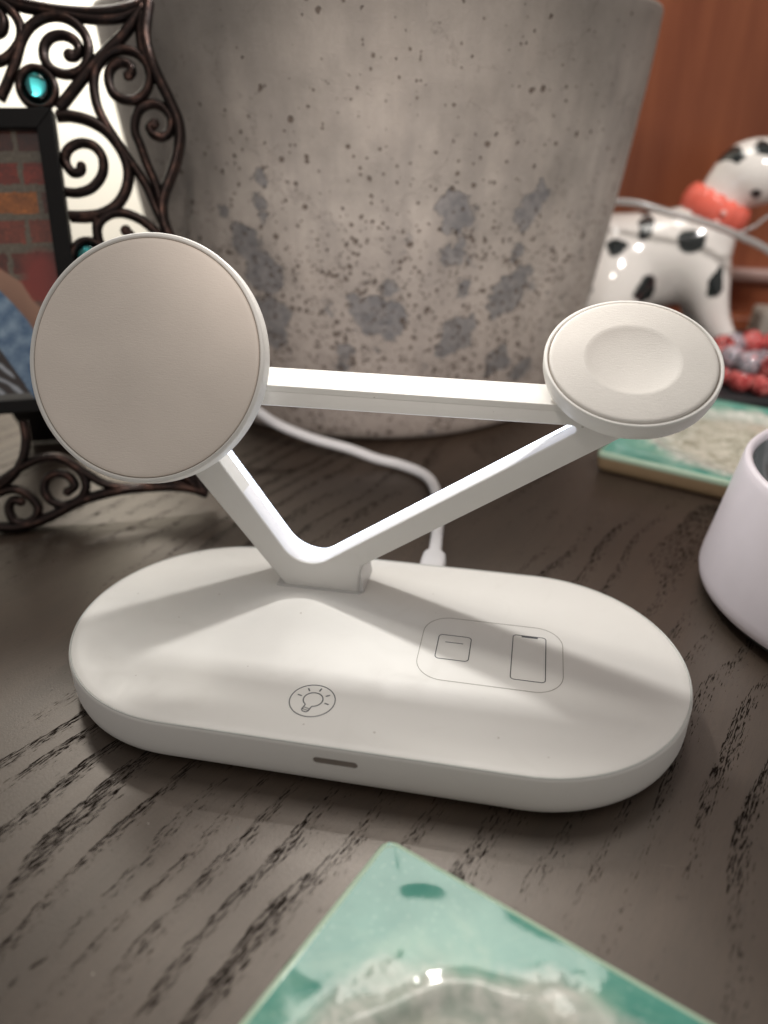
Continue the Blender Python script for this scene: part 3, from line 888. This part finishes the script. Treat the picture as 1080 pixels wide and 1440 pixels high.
def paint(u, w_):
    nz = noise.noise(Vector((u * 2.3, w_ * 2.3, 0))) ; n2 = noise.noise(Vector((u * 9, w_ * 9, 3)))
    jit = nz * 0.05 + n2 * 0.025
    c = (104 + n2 * 24, 94 + n2 * 22, 80 + n2 * 20)
    for i, (a, b) in enumerate(ROWS):
        if a < w_ + jit < b:
            off = {1: 0.15, 3: 0.9, 0: 1.75}.get(i, 0.9 if i % 2 else 1.7)
            ux = (u - off + jit + 40) % 2.15
            if 0.0 + (0.09) < ux < 2.15 - 0.09 or False:
                k = int((u - off + 40) // 2.15)
                bc = BRC[i]
                sh = 1 + 0.18 * math.sin(k * 12.9 + i * 4.1)
                if i == 1 and k == int((-0.5 - off + 40) // 2.15): bc, sh = (158, 92, 40), 1
                c = tuple(v * (sh + n2 * 0.25 + nz * 0.2) for v in bc)
    dd_ = math.hypot(u - 0.75, (w_ - 9.9) * 0.8)
    if dd_ < 1.0:
        k = max(0, min(1, (1.0 - dd_) * 2)); c = tuple(a * (1 - k) + b * k for a, b in zip(c, (140, 48, 38)))
    skin = interp(u, [(-2.5, 10.2), (-0.79, 10.37), (-0.1, 9.83), (0.19, 9.18), (0.46, 8.84), (1.2, 7.0)])
    if w_ < skin:
        k = min(1, (skin - w_) / 0.12); q = max(0, 1 - (skin - w_) * .5)
        c = tuple(a * (1 - k) + b * k for a, b in zip(c, (176 * (.75 + .25 * q), 132 * (.7 + .3 * q), 108 * (.7 + .3 * q))))
    den = interp(u, [(-2.5, 10.6), (-0.92, 9.55), (-0.53, 9.05), (-0.08, 8.38), (0.4, 7.3), (1.2, 5)])
    if w_ < den:
        k = min(1, (den - w_) / 0.1)
        bl = (112 + nz * 60 + n2 * 18, 140 + nz * 55 + n2 * 18, 170 + nz * 45 + n2 * 15)
        c = tuple(a * (1 - k) + b * k for a, b in zip(c, bl))
    lowb = interp(u, [(-2.5, 9.2), (-1.25, 7.31), (-0.52, 5.86), (-0.2, 5.2)])
    if w_ < lowb:
        c = (44, 28, 26)
        rib = math.sin((w_ * 1.3 + u * 1.1) * 9.0 + nz * 1.5)
        if w_ < lowb - 0.35 and u < -0.5 and rib > 0.0: c = (150 * rib + 40, 155 * rib + 40, 165 * rib + 40)
        if w_ < 5.55: c = (110, 108, 104)
    return (*lin([max(0, min(255, v)) for v in c]), 1)
bm = bmesh.new()
NX, NY = 200, 220
cl = bm.loops.layers.float_color.new('Col')
grid = [[bm.verts.new(FW(IL - .1 + (IR - IL + .2) * i / NX, IB - .1 + (IT - IB + .2) * j / NY, 0.02)) for i in range(NX + 1)] for j in range(NY + 1)]
uwv = {}
for j in range(NY + 1):
    for i in range(NX + 1):
        uwv[grid[j][i]] = paint(IL - .1 + (IR - IL + .2) * i / NX, IB - .1 + (IT - IB + .2) * j / NY)
for j in range(NY):
    for i in range(NX):
        f = bm.faces.new((grid[j][i], grid[j][i + 1], grid[j + 1][i + 1], grid[j + 1][i]))
        for lo in f.loops: lo[cl] = uwv[lo.vert]
link('photo_print', bm, M['photo'], fr_, smooth=False)
# gems with bezels
def gem(u, w_, ru, rw):
    ring_ = [FW(u + (ru + .13) * math.cos(2 * math.pi * k / 40), w_ + (rw + .13) * math.sin(2 * math.pi * k / 40), 0.05) for k in range(40)]
    bm = bmesh.new()
    add_tube(bm, ring_, 0.15, 10, True, nrm=nu, flat=1.4, mat=0)
    add_tube(bm, [p + nu * 0.17 for p in ring_], 0.07, 8, True, nrm=nu, mat=1)
    bz = link('gem_bezel', bm, [M['bronze'], M['copper']], fr_)
    bm = bmesh.new()
    Mg = Matrix((hu, wu, nu)).transposed().to_4x4(); Mg.translation = FW(u, w_, 0.0)
    pr2 = [(ru * math.cos(a), 0.02 + 0.36 * math.sin(a)) for a in [math.pi / 2 * k / 10 for k in range(10)]] + [(0, 0.38)]
    add_lathe(bm, [(ru, -0.06)] + pr2, seg=40, M=Mg @ Matrix.Diagonal((1, rw / ru, 1, 1)), cap0=True)
    link('gem', bm, M['gem'], fr_)
gem(1.47, 16.76, 0.50, 0.57)
gem(2.52, 10.55, 0.50, 0.57)

# ================================================================== GLAZED TILES
def glaze(name, seed):
    t = NT(name)
    co = t.coord()
    ln = t.n('ShaderNodeVectorMath', operation='LENGTH')
    fl = t.mapping(scale=(1, 1, 0.0))
    wn = t.noise(0.45, 4, 0.6, src=t.mapping(loc=(seed, seed * 2, 0)))
    wv = t.n('ShaderNodeVectorMath', operation='SUBTRACT'); t.l(wn.outputs[1], wv.inputs[0]); wv.inputs[1].default_value = (0.5, 0.5, 0.5)
    ws = t.n('ShaderNodeVectorMath', operation='MULTIPLY'); t.l(wv.outputs[0], ws.inputs[0]); ws.inputs[1].default_value = (2.2, 2.2, 0)
    ad = t.n('ShaderNodeVectorMath', operation='ADD'); t.l(fl, ad.inputs[0]); t.l(ws.outputs[0], ad.inputs[1])
    t.l(ad.outputs[0], ln.inputs[0])
    rad = ln.outputs['Value']
    g1 = t.noise(0.55, 5, 0.6, src=t.mapping(loc=(seed, 1, 0)))
    green = t.mix(t.ramp(g1.outputs[0], [(0.3, 0.0), (0.7, 1.0)]), (0.06, 0.26, 0.205), (0.14, 0.38, 0.305))
    # bubbles
    vb = t.n('ShaderNodeTexVoronoi', feature='F1'); vb.inputs['Scale'].default_value = 5.5; t.l(co, vb.inputs['Vector'])
    bub = t.math('MULTIPLY', t.math('LESS_THAN', vb.outputs['Distance'], 0.22), t.ramp(t.noise(0.6, 3).outputs[0], [(0.4, 0.0), (0.6, 0.6)]))
    green = t.mix(t.math('MULTIPLY', bub, 0.5), green, (0.36, 0.58, 0.50))
    pale = t.ramp(t.noise(0.42, 5, 0.65, src=t.mapping(loc=(seed * 3.3, 2.2, 0)), dist=1.2).outputs[0], [(0.42, 0.0), (0.66, 1.0)])
    mid = t.ramp(t.math('DIVIDE', rad, 6.0), [(0.70, 1.0), (0.98, 0.0)])
    green = t.mix(t.math('MULTIPLY', t.math('MULTIPLY', pale, mid), 0.85), green, (0.44, 0.60, 0.46))
    crk = t.n('ShaderNodeTexVoronoi', feature='DISTANCE_TO_EDGE'); crk.inputs['Scale'].default_value = 1.6; t.l(ad.outputs[0], crk.inputs['Vector'])
    beige = t.mix(t.ramp(t.noise(1.6, 6, 0.75).outputs[0], [(0.38, 0.0), (0.62, 1.0)]), (0.27, 0.27, 0.20), (0.62, 0.60, 0.50))
    beige = t.mix(t.ramp(crk.outputs['Distance'], [(0.0, 0.8), (0.10, 0.0)]), beige, (0.66, 0.64, 0.55))
    white = t.mix(t.ramp(t.noise(1.1, 5, 0.7, dist=1.5).outputs[0], [(0.38, 0.0), (0.62, 1.0)]), (0.34, 0.40, 0.34), (0.66, 0.66, 0.60))
    k1 = t.ramp(t.math('DIVIDE', rad, 6.0), [(0.50, 1.0), (0.64, 0.0)])
    k2 = t.ramp(t.math('DIVIDE', rad, 6.0), [(0.70, 1.0), (0.80, 0.0)])
    c = t.mix(k2, green, white)
    c = t.mix(k1, c, beige)
    # rim edge where the glaze breaks pale
    rip = t.noise(0.42, 2, 0.45, dist=0.3)
    rg = t.math('MULTIPLY', t.math('SINE', t.math('MULTIPLY', rad, 5.0)), t.ramp(t.math('DIVIDE', rad, 6.0), [(0.5, 0.0), (0.66, 0.20), (0.84, 0.0)]))
    hh = t.math('ADD', t.math('MULTIPLY', rip.outputs[0], 0.9), rg)
    hh = t.math('ADD', hh, t.math('MULTIPLY', t.noise(3.5, 2).outputs[0], 0.012))
    t.set(Base_Color=c, Roughness=0.07, Normal=t.bump(hh, 0.28, 0.25))
    t.b.inputs['Specular IOR Level'].default_value = 0.45
    return t.m
M['clay'] = simple('tan_clay_edge', (0.36, 0.25, 0.14), 0.6, bump=0.4, bscale=5)
M['clay_dark'] = simple('cork_foot', (0.22, 0.14, 0.08), 0.8)
M['edgeglaze'] = simple('pale_edge_glaze', (0.42, 0.56, 0.42), 0.12)
def tile(name, label, c, ang, size, seed, lip):
    o = thing(name, label, 'tile', (c[0], c[1], 0), None)
    Mt = Matrix.Translation((c[0], c[1], 0)) @ Matrix.Rotation(R(ang), 4, 'Z')
    hf = size / 2
    def rl(off, z, r): return [Mt @ Vector((x, y, z)) for x, y in rrect(-hf + off, hf - off, -hf + off, hf - off, max(0.02, r), 6)]
    bm = bmesh.new()
    add_loops(bm, [rl(0.25, 0.004, .25), rl(0.08, 0.10, .3), rl(0.0, 0.3, .3), rl(0.0, 0.80, .3), rl(0.10, 0.81, .28), rl(0.14, 0.5, .26)], True, True)
    link('clay_body', bm, M['clay'], o, autosharp=50)
    bm = bmesh.new()
    add_loops(bm, [rl(-0.01, 0.74, .3), rl(-0.015, 0.9, .3), rl(0.05, 0.985, .28), rl(0.14, 1.0, .26)], False, False)
    link('edge_glaze', bm, M['edgeglaze'], o)
    bm = bmesh.new()
    # glazed top as a gently waved sheet
    N_ = 150
    q = hf - 0.13
    def zz_(x, y):
        r_ = math.hypot(x, y); e = max(abs(x), abs(y)) / q
        z = 1.0 - lip * (1 - e ** 6) * 0.5
        r_ += 0.75 * noise.noise(Vector((x * .45 + seed * 2, y * .45, 4)))
        z -= lip * 1.2 / (1 + math.exp((r_ - 3.9) * 4))
        z += lip * 0.6 * math.exp(-((r_ - 4.25) / 0.28) ** 2) * (1 - e ** 6)
        nn_ = noise.noise(Vector((x * .35 + seed, y * .35, 0)))
        z += nn_ * 0.07 * (1 - e ** 8)
        for rr_, am in ((5.05, 0.10), (6.5, 0.12)):
            z += am * (0.6 + nn_) * math.exp(-((r_ - rr_ - 0.35 * nn_) / 0.36) ** 2) * (1 - e ** 8)
        return z
    g2 = [[bm.verts.new(Mt @ Vector((-q + 2 * q * i / N_, -q + 2 * q * j / N_, zz_(-q + 2 * q * i / N_, -q + 2 * q * j / N_)))) for i in range(N_ + 1)] for j in range(N_ + 1)]
    for j in range(N_):
        for i in range(N_): bm.faces.new((g2[j][i], g2[j][i + 1], g2[j + 1][i + 1], g2[j + 1][i]))
    link('glazed_face', bm, glaze('sea_green_glaze_%d' % int(seed), seed), o)
    return o
tile('glazed_tile', 'sea green glazed ceramic tile in the foreground, its corner pointing at the charging stand', (4.54, -13.36), -23.0, 10.6, 3.0, 0.16)
tile('glazed_tile', 'sea green tile with tan clay edge lying under the watch disc beside the white canister', (14.35, 19.45), -22.3, 10.6, 11.0, 0.16)

# ================================================================== WHITE CANISTER
cn = thing('canister', 'white tapered canister with recessed grey top at the right edge', 'canister', (16.59, 6.84, 0))
C2 = (16.59, 6.84)
M['lilac'] = simple('cool_white_plastic', (0.84, 0.79, 0.85), 0.35, var=0.015)
M['smoke'] = simple('grey_gloss', (0.13, 0.15, 0.155), 0.12)
bm = bmesh.new()
add_lathe(bm, [(5.75, 0.40), (5.93, 0.50), (5.98, 0.72), (5.95, 1.0), (5.36, 4.7), (5.31, 4.95), (5.25, 5.04), (5.14, 5.05), (5.05, 4.98), (5.02, 4.55)], C2, 160, True, False)
link('shell', bm, M['lilac'], cn, autosharp=60)
bm = bmesh.new()
add_lathe(bm, [(5.01, 4.80), (4.85, 4.45), (4.5, 4.05), (3.8, 3.9), (0, 3.85)], C2, 128, False)
link('recessed_top', bm, M['smoke'], cn)
bm = bmesh.new()
add_lathe(bm, [(3.6, 3.87), (3.62, 4.75), (3.5, 4.95), (3.2, 5.0), (0, 5.02)], C2, 96, False)
link('knob', bm, M['lilac'], cn, autosharp=50)
bm = bmesh.new()
add_lathe(bm, [(5.3, 0.003), (5.6, 0.15), (5.72, 0.39), (0, 0.39)], C2, 128)
link('dark_foot', bm, simple('dark_grey_foot', (0.06, 0.065, 0.065), 0.4), cn, autosharp=50)
# ================================================================== TRAY, DOG, BLOCK, BRACELET
tr = thing('slate_tray', 'dark slate tray carrying the spotted dog figurine and the beads', 'tray', (21, 34, 0))
bm = bmesh.new(); add_box(bm, 5.5, 32, 26.9, 42.5, 0.004, 0.55, 0.12); link('slab', bm, simple('slate', (0.022, 0.024, 0.026), 0.45, bump=0.4, bscale=3), tr, smooth=False)

t = NT('dalmatian_glaze')
co = t.coord()
wn = t.noise(0.9, 2)
wv = t.n('ShaderNodeVectorMath', operation='SUBTRACT'); t.l(wn.outputs[1], wv.inputs[0]); wv.inputs[1].default_value = (0.5, 0.5, 0.5)
ws = t.n('ShaderNodeVectorMath', operation='SCALE'); t.l(wv.outputs[0], ws.inputs[0]); ws.inputs['Scale'].default_value = 0.9
wp = t.n('ShaderNodeVectorMath', operation='ADD'); t.l(co, wp.inputs[0]); t.l(ws.outputs[0], wp.inputs[1])
DOG = (12.0, 36.0, 0.0)
spot = None
SPOTS = [(8.55, 7.6, .80, 1, .62), (10.2, 8.6, .85, .62, 1), (12.9, 8.0, .85, 1, .9), (10.6, 5.1, .95, .75, 1), (14.75, 5.7, 1.05, .42, 1), (14.4, 12.75, .85, 1, .55), (16.2, 13.0, .7, 1, .6),
         (6.5, 5.0, .8, 1, 1), (8.0, 2.6, .7, 1, 1), (18.2, 11.2, .5, 1, .7), (16.2, 10.6, .4, 1, 1)]
for (x, z, r_, kx, kz) in SPOTS:
    sub = t.n('ShaderNodeVectorMath', operation='SUBTRACT'); t.l(wp.outputs[0], sub.inputs[0]); sub.inputs[1].default_value = (x - DOG[0], 0, z)
    mu = t.n('ShaderNodeVectorMath', operation='MULTIPLY'); t.l(sub.outputs[0], mu.inputs[0]); mu.inputs[1].default_value = (1 / kx, 0.0, 1 / kz)
    d = t.n('ShaderNodeVectorMath', operation='LENGTH'); t.l(mu.outputs[0], d.inputs[0])
    mk = t.math('MULTIPLY', t.math('SUBTRACT', r_, d.outputs['Value']), 6.0, clamp=True)
    spot = mk if spot is None else t.math('MAXIMUM', spot, mk)
t.set(Base_Color=t.mix(spot, (0.84, 0.80, 0.75), (0.012, 0.016, 0.016)), Roughness=0.12)
t.b.inputs['Coat Weight'].default_value = 0.6
M['dog'] = t.m
dg_ = thing('dog_figurine', 'glossy white ceramic spotted dog with a red collar', 'figurine', DOG)
def skin_mesh(name, nodes, edges, mat, parent, lv=2, rootn=0):
    me = bpy.data.meshes.new(name)
    base = origin_of(parent)
    me.from_pydata([tuple(Vector(p[:3]) - base) for p in nodes], edges, [])
    o = bpy.data.objects.new(name, me); col.objects.link(o)
    sm = o.modifiers.new('skin', 'SKIN'); sm.use_smooth_shade = True
    for i, p in enumerate(nodes):
        me.skin_vertices[0].data[i].radius = (p[3], p[4] if len(p) > 4 else p[3])
        me.skin_vertices[0].data[i].use_root = (i == rootn)
    ss = o.modifiers.new('sub', 'SUBSURF'); ss.levels = lv; ss.render_levels = lv
    bpy.context.view_layer.update()
    dg2 = bpy.context.evaluated_depsgraph_get()
    nm = bpy.data.meshes.new_from_object(o.evaluated_get(dg2))
    o.modifiers.clear(); o.data = nm
    nm.materials.clear(); nm.materials.append(mat)
    for f in nm.polygons: f.use_smooth = True
    o.parent = parent
    return o
def blob_mesh(name, elems, mat, parent, res=0.22):
    base = origin_of(parent)
    mb = bpy.data.metaballs.new(name)
    mb.resolution = res; mb.render_resolution = res; mb.threshold = 0.6
    o = bpy.data.objects.new('figureblob', mb); col.objects.link(o)
    for x, y, z, r in elems:
        e = mb.elements.new(); e.co = Vector((x, y, z)) - base; e.radius = r / 0.62; e.stiffness = 2.0
    bpy.context.view_layer.update()
    me = bpy.data.meshes.new_from_object(o.evaluated_get(bpy.context.evaluated_depsgraph_get()))
    bpy.data.objects.remove(o)
    me.name = name
    me.materials.clear(); me.materials.append(mat)
    for f in me.polygons: f.use_smooth = True
    o = bpy.data.objects.new(name, me); col.objects.link(o); o.parent = parent
    return o
def seg(p, q, n):
    return [tuple(a + (b - a) * k / n for a, b in zip(p, q)) for k in range(n + 1)]
E_dog = []
E_dog += seg((7.6, 36, 6.0, 2.9), (9.4, 36, 6.2, 2.9), 1)                 # rump
E_dog += seg((11.2, 36, 6.9, 2.3), (13.5, 35.9, 7.1, 2.3), 2)             # rib cage
E_dog += [(11.0, 36, 5.1, 1.7), (12.6, 36, 5.3, 1.7), (13.8, 35.6, 5.6, 1.6)]
E_dog += [(13.9, 35.9, 8.2, 1.8), (14.3, 36, 9.4, 1.35), (14.6, 36, 10.3, 1.35)]   # neck
E_dog += [(15.6, 36, 11.6, 1.9), (16.9, 35.9, 11.8, 1.8), (18.4, 35.6, 11.3, 1.15), (19.6, 35.4, 10.9, .95), (20.5, 35.2, 10.8, .7)]   # head and muzzle
E_dog += seg((14.1, 34.9, 6.0, 1.5), (15.0, 34.4, 3.6, 1.05), 3) + seg((15.3, 34.3, 3.0, .9), (16.4, 34.0, 1.45, .72), 3) + [(17.2, 33.9, 1.25, .62), (18.0, 33.8, 1.15, .52)]
E_dog += seg((14.0, 37.2, 6.0, 1.4), (14.6, 37.9, 3.4, 1.0), 3) + seg((14.8, 38.0, 2.8, .85), (15.4, 38.1, 1.4, .7), 3) + [(16.3, 38.1, 1.2, .6)]
E_dog += seg((8.6, 34.3, 4.6, 2.2), (8.4, 34.1, 2.6, 1.3), 2) + [(8.8, 34.0, 1.5, .8), (9.8, 33.8, 1.25, .65), (10.7, 33.7, 1.15, .55)]
E_dog += seg((8.6, 37.8, 4.6, 2.2), (8.4, 38.0, 2.6, 1.3), 2) + [(8.8, 38.1, 1.5, .8), (9.8, 38.2, 1.25, .65), (10.7, 38.3, 1.15, .55)]
blob_mesh('body', E_dog, M['dog'], dg_)
skin_mesh('ear', [(17.6, 34.0, 12.8, .4), (17.9, 33.3, 12.0, .6), (18.2, 33.0, 10.9, .5), (18.3, 33.1, 10.2, .25)], [(0, 1), (1, 2), (2, 3)], M['dog'], dg_)
skin_mesh('ear', [(17.6, 37.8, 12.8, .4), (17.9, 38.5, 12.0, .6), (18.2, 38.8, 10.9, .5), (18.3, 38.7, 10.2, .25)], [(0, 1), (1, 2), (2, 3)], M['dog'], dg_)
bm = bmesh.new()
bmesh.ops.create_uvsphere(bm, u_segments=16, v_segments=10, radius=0.42, matrix=Matrix.Translation((21.3, 35.0, 10.95)))
link('nose', bm, simple('black_ceramic', (0.01, 0.01, 0.01), 0.1), dg_)
for y in (34.55, 36.6):
    bm = bmesh.new()
    bmesh.ops.create_uvsphere(bm, u_segments=14, v_segments=8, radius=0.24, matrix=Matrix.Translation((18.1, y - .28 if y < 36 else y + .2, 12.3)))
    link('eye', bm, simple('black_ceramic_eye', (0.01, 0.01, 0.01), 0.1), dg_)
M['collar_red'] = simple('red_orange_glaze', (0.86, 0.17, 0.12), 0.12, bump=0.5, bscale=1.2)
bm = bmesh.new()
cc_ = Vector((14.35, 36, 9.55)); ax = Vector((0.42, -0.1, 0.90)).normalized()
uu = ax.cross(Vector((0, 1, 0))).normalized(); vv = Vector((0, 1, 0))
for dz, rr_ in ((0, 1.0),):
    ringc = [cc_ + uu * math.cos(2 * math.pi * k / 48) * 1.62 + vv * math.sin(2 * math.pi * k / 48) * 1.68 for k in range(48)]
    add_tube(bm, ringc, [0.50 + 0.05 * math.sin(k * 1.7) for k in range(48)], 12, True, nrm=ax, flat=1.75)
link('collar', bm, M['collar_red'], dg_)
for dx, dz in ((0.0, .28), (-.3, -.25)):
    bm = bmesh.new()
    bmesh.ops.create_uvsphere(bm, u_segments=12, v_segments=8, radius=0.17, matrix=Matrix.Translation(Vector((14.45 + dx, 33.75, 9.35 + dz))))
    link('stud', bm, simple('clear_stud', (0.85, 0.5, 0.45), 0.05), dg_)

# thin translucent strip across the dog
t = NT('translucent_grey')
t.set(Base_Color=(0.62, 0.60, 0.58), Roughness=0.15, Transmission_Weight=0.55)
M['clear'] = t.m
sp_ = thing('plastic_strip', 'thin translucent grey strip curving across the front of the spotted dog', 'strip', (22, 31.5, 0.55))
bm = bmesh.new()
add_tube(bm, catmull([(5.5, 32.0, 10.1), (7.37, 32.0, 10.26), (8.58, 32.0, 10.29), (9.6, 32.0, 10.16), (11.06, 32.0, 9.77), (13.54, 32.0, 9.18), (15.22, 32.0, 8.6), (16.94, 32.0, 7.87), (18.6, 32.0, 6.6), (20.4, 32, 4.0), (21.6, 31.8, 0.75)], 8), [0.14] * 81, 10, flat=1.5)
link('strip', bm, M['clear'], sp_)
bm = bmesh.new()
add_tube(bm, catmull([(15.0, 32, 8.7), (15.9, 32.0, 9.15), (16.6, 32.0, 9.73), (17.8, 31.9, 9.9), (19.2, 31.9, 8.0), (21.4, 31.9, 3.0), (21.9, 31.8, 0.75)], 8), 0.09, 8)
link('side_strip', bm, M['clear'], sp_)

st = thing('stone_block', 'small pale grey stone block behind the beads', 'block', (19.9, 37.2, 0.55))
bm = bmesh.new(); add_box(bm, 18.5, 22.5, 36.0, 39.0, 0.56, 3.3, 0.35, seg=3)
for v in bm.verts: v.co += Vector((noise.noise(v.co * .9), noise.noise(v.co * .9 + Vector((5, 0, 0))), noise.noise(v.co * .9 + Vector((0, 5, 0))))) * 0.12
link('stone', bm, simple('pale_stone', (0.42, 0.38, 0.33), 0.7, bump=0.6, bscale=2.5), st, autosharp=60)

br = thing('bead_bracelet', 'coil of red, white and black marbled beads behind the rear green tile', 'bracelet', (18.5, 30.5, 0.55))
def bead_mat(i):
    t = NT('marbled_bead_%d' % i)
    n1 = t.noise(2.6, 4, 0.65, src=t.mapping(loc=(i * 7.1, i * 3.3, i)), dist=1.4)
    pal = [[(0.40, (0.01, 0.01, 0.012)), (0.48, (0.35, 0.02, 0.025)), (0.56, (0.75, 0.16, 0.13)), (0.70, (0.75, 0.62, 0.64))],
           [(0.36, (0.03, 0.008, 0.01)), (0.46, (0.55, 0.05, 0.05)), (0.60, (0.75, 0.24, 0.22)), (0.75, (0.6, 0.5, 0.52))],
           [(0.30, (0.01, 0.01, 0.012)), (0.42, (0.12, 0.11, 0.13)), (0.55, (0.50, 0.46, 0.50)), (0.70, (0.65, 0.10, 0.09))]][i]
    c = t.ramp(n1.outputs[0], pal)
    t.set(Base_Color=c, Roughness=0.05)
    return t.m
BM = [bead_mat(i) for i in range(3)]
bmd = bmesh.new()
bmesh.ops.create_uvsphere(bmd, u_segments=20, v_segments=12, radius=0.74)
for f in bmd.faces: f.smooth = True
bead_meshes = []
for i in range(3):
    me = bpy.data.meshes.new('bead'); bmd.to_mesh(me); me.materials.append(BM[i]); bead_meshes.append(me)
bmd.free()
bi = 0
for lvl, (rad_, zc, nb) in enumerate(((3.3, 1.2, 16), (3.2, 2.15, 15), (1.9, 1.2, 9))):
    for k in range(nb):
        a = 2 * math.pi * (k + 0.45 * lvl) / nb
        o = bpy.data.objects.new('bead', bead_meshes[random.randrange(3)])
        o.location = (rad_ * math.cos(a) + random.uniform(-.08, .08), rad_ * 0.92 * math.sin(a), zc - 0.55 + random.uniform(-.05, .05))
        o.rotation_euler = (random.uniform(0, 6), random.uniform(0, 6), random.uniform(0, 6))
        k_ = random.uniform(.9, 1.02); o.scale = (k_, k_, k_)
        o.parent = br
        col.objects.link(o)

# ================================================================== scale to metres
done = set()
for o in sc.objects:
    if o.type == 'MESH' and o.data.name not in done:
        o.data.transform(Matrix.Scale(S, 4)); done.add(o.data.name)
    if o.type in ('MESH', 'EMPTY'):
        o.location = o.location * S
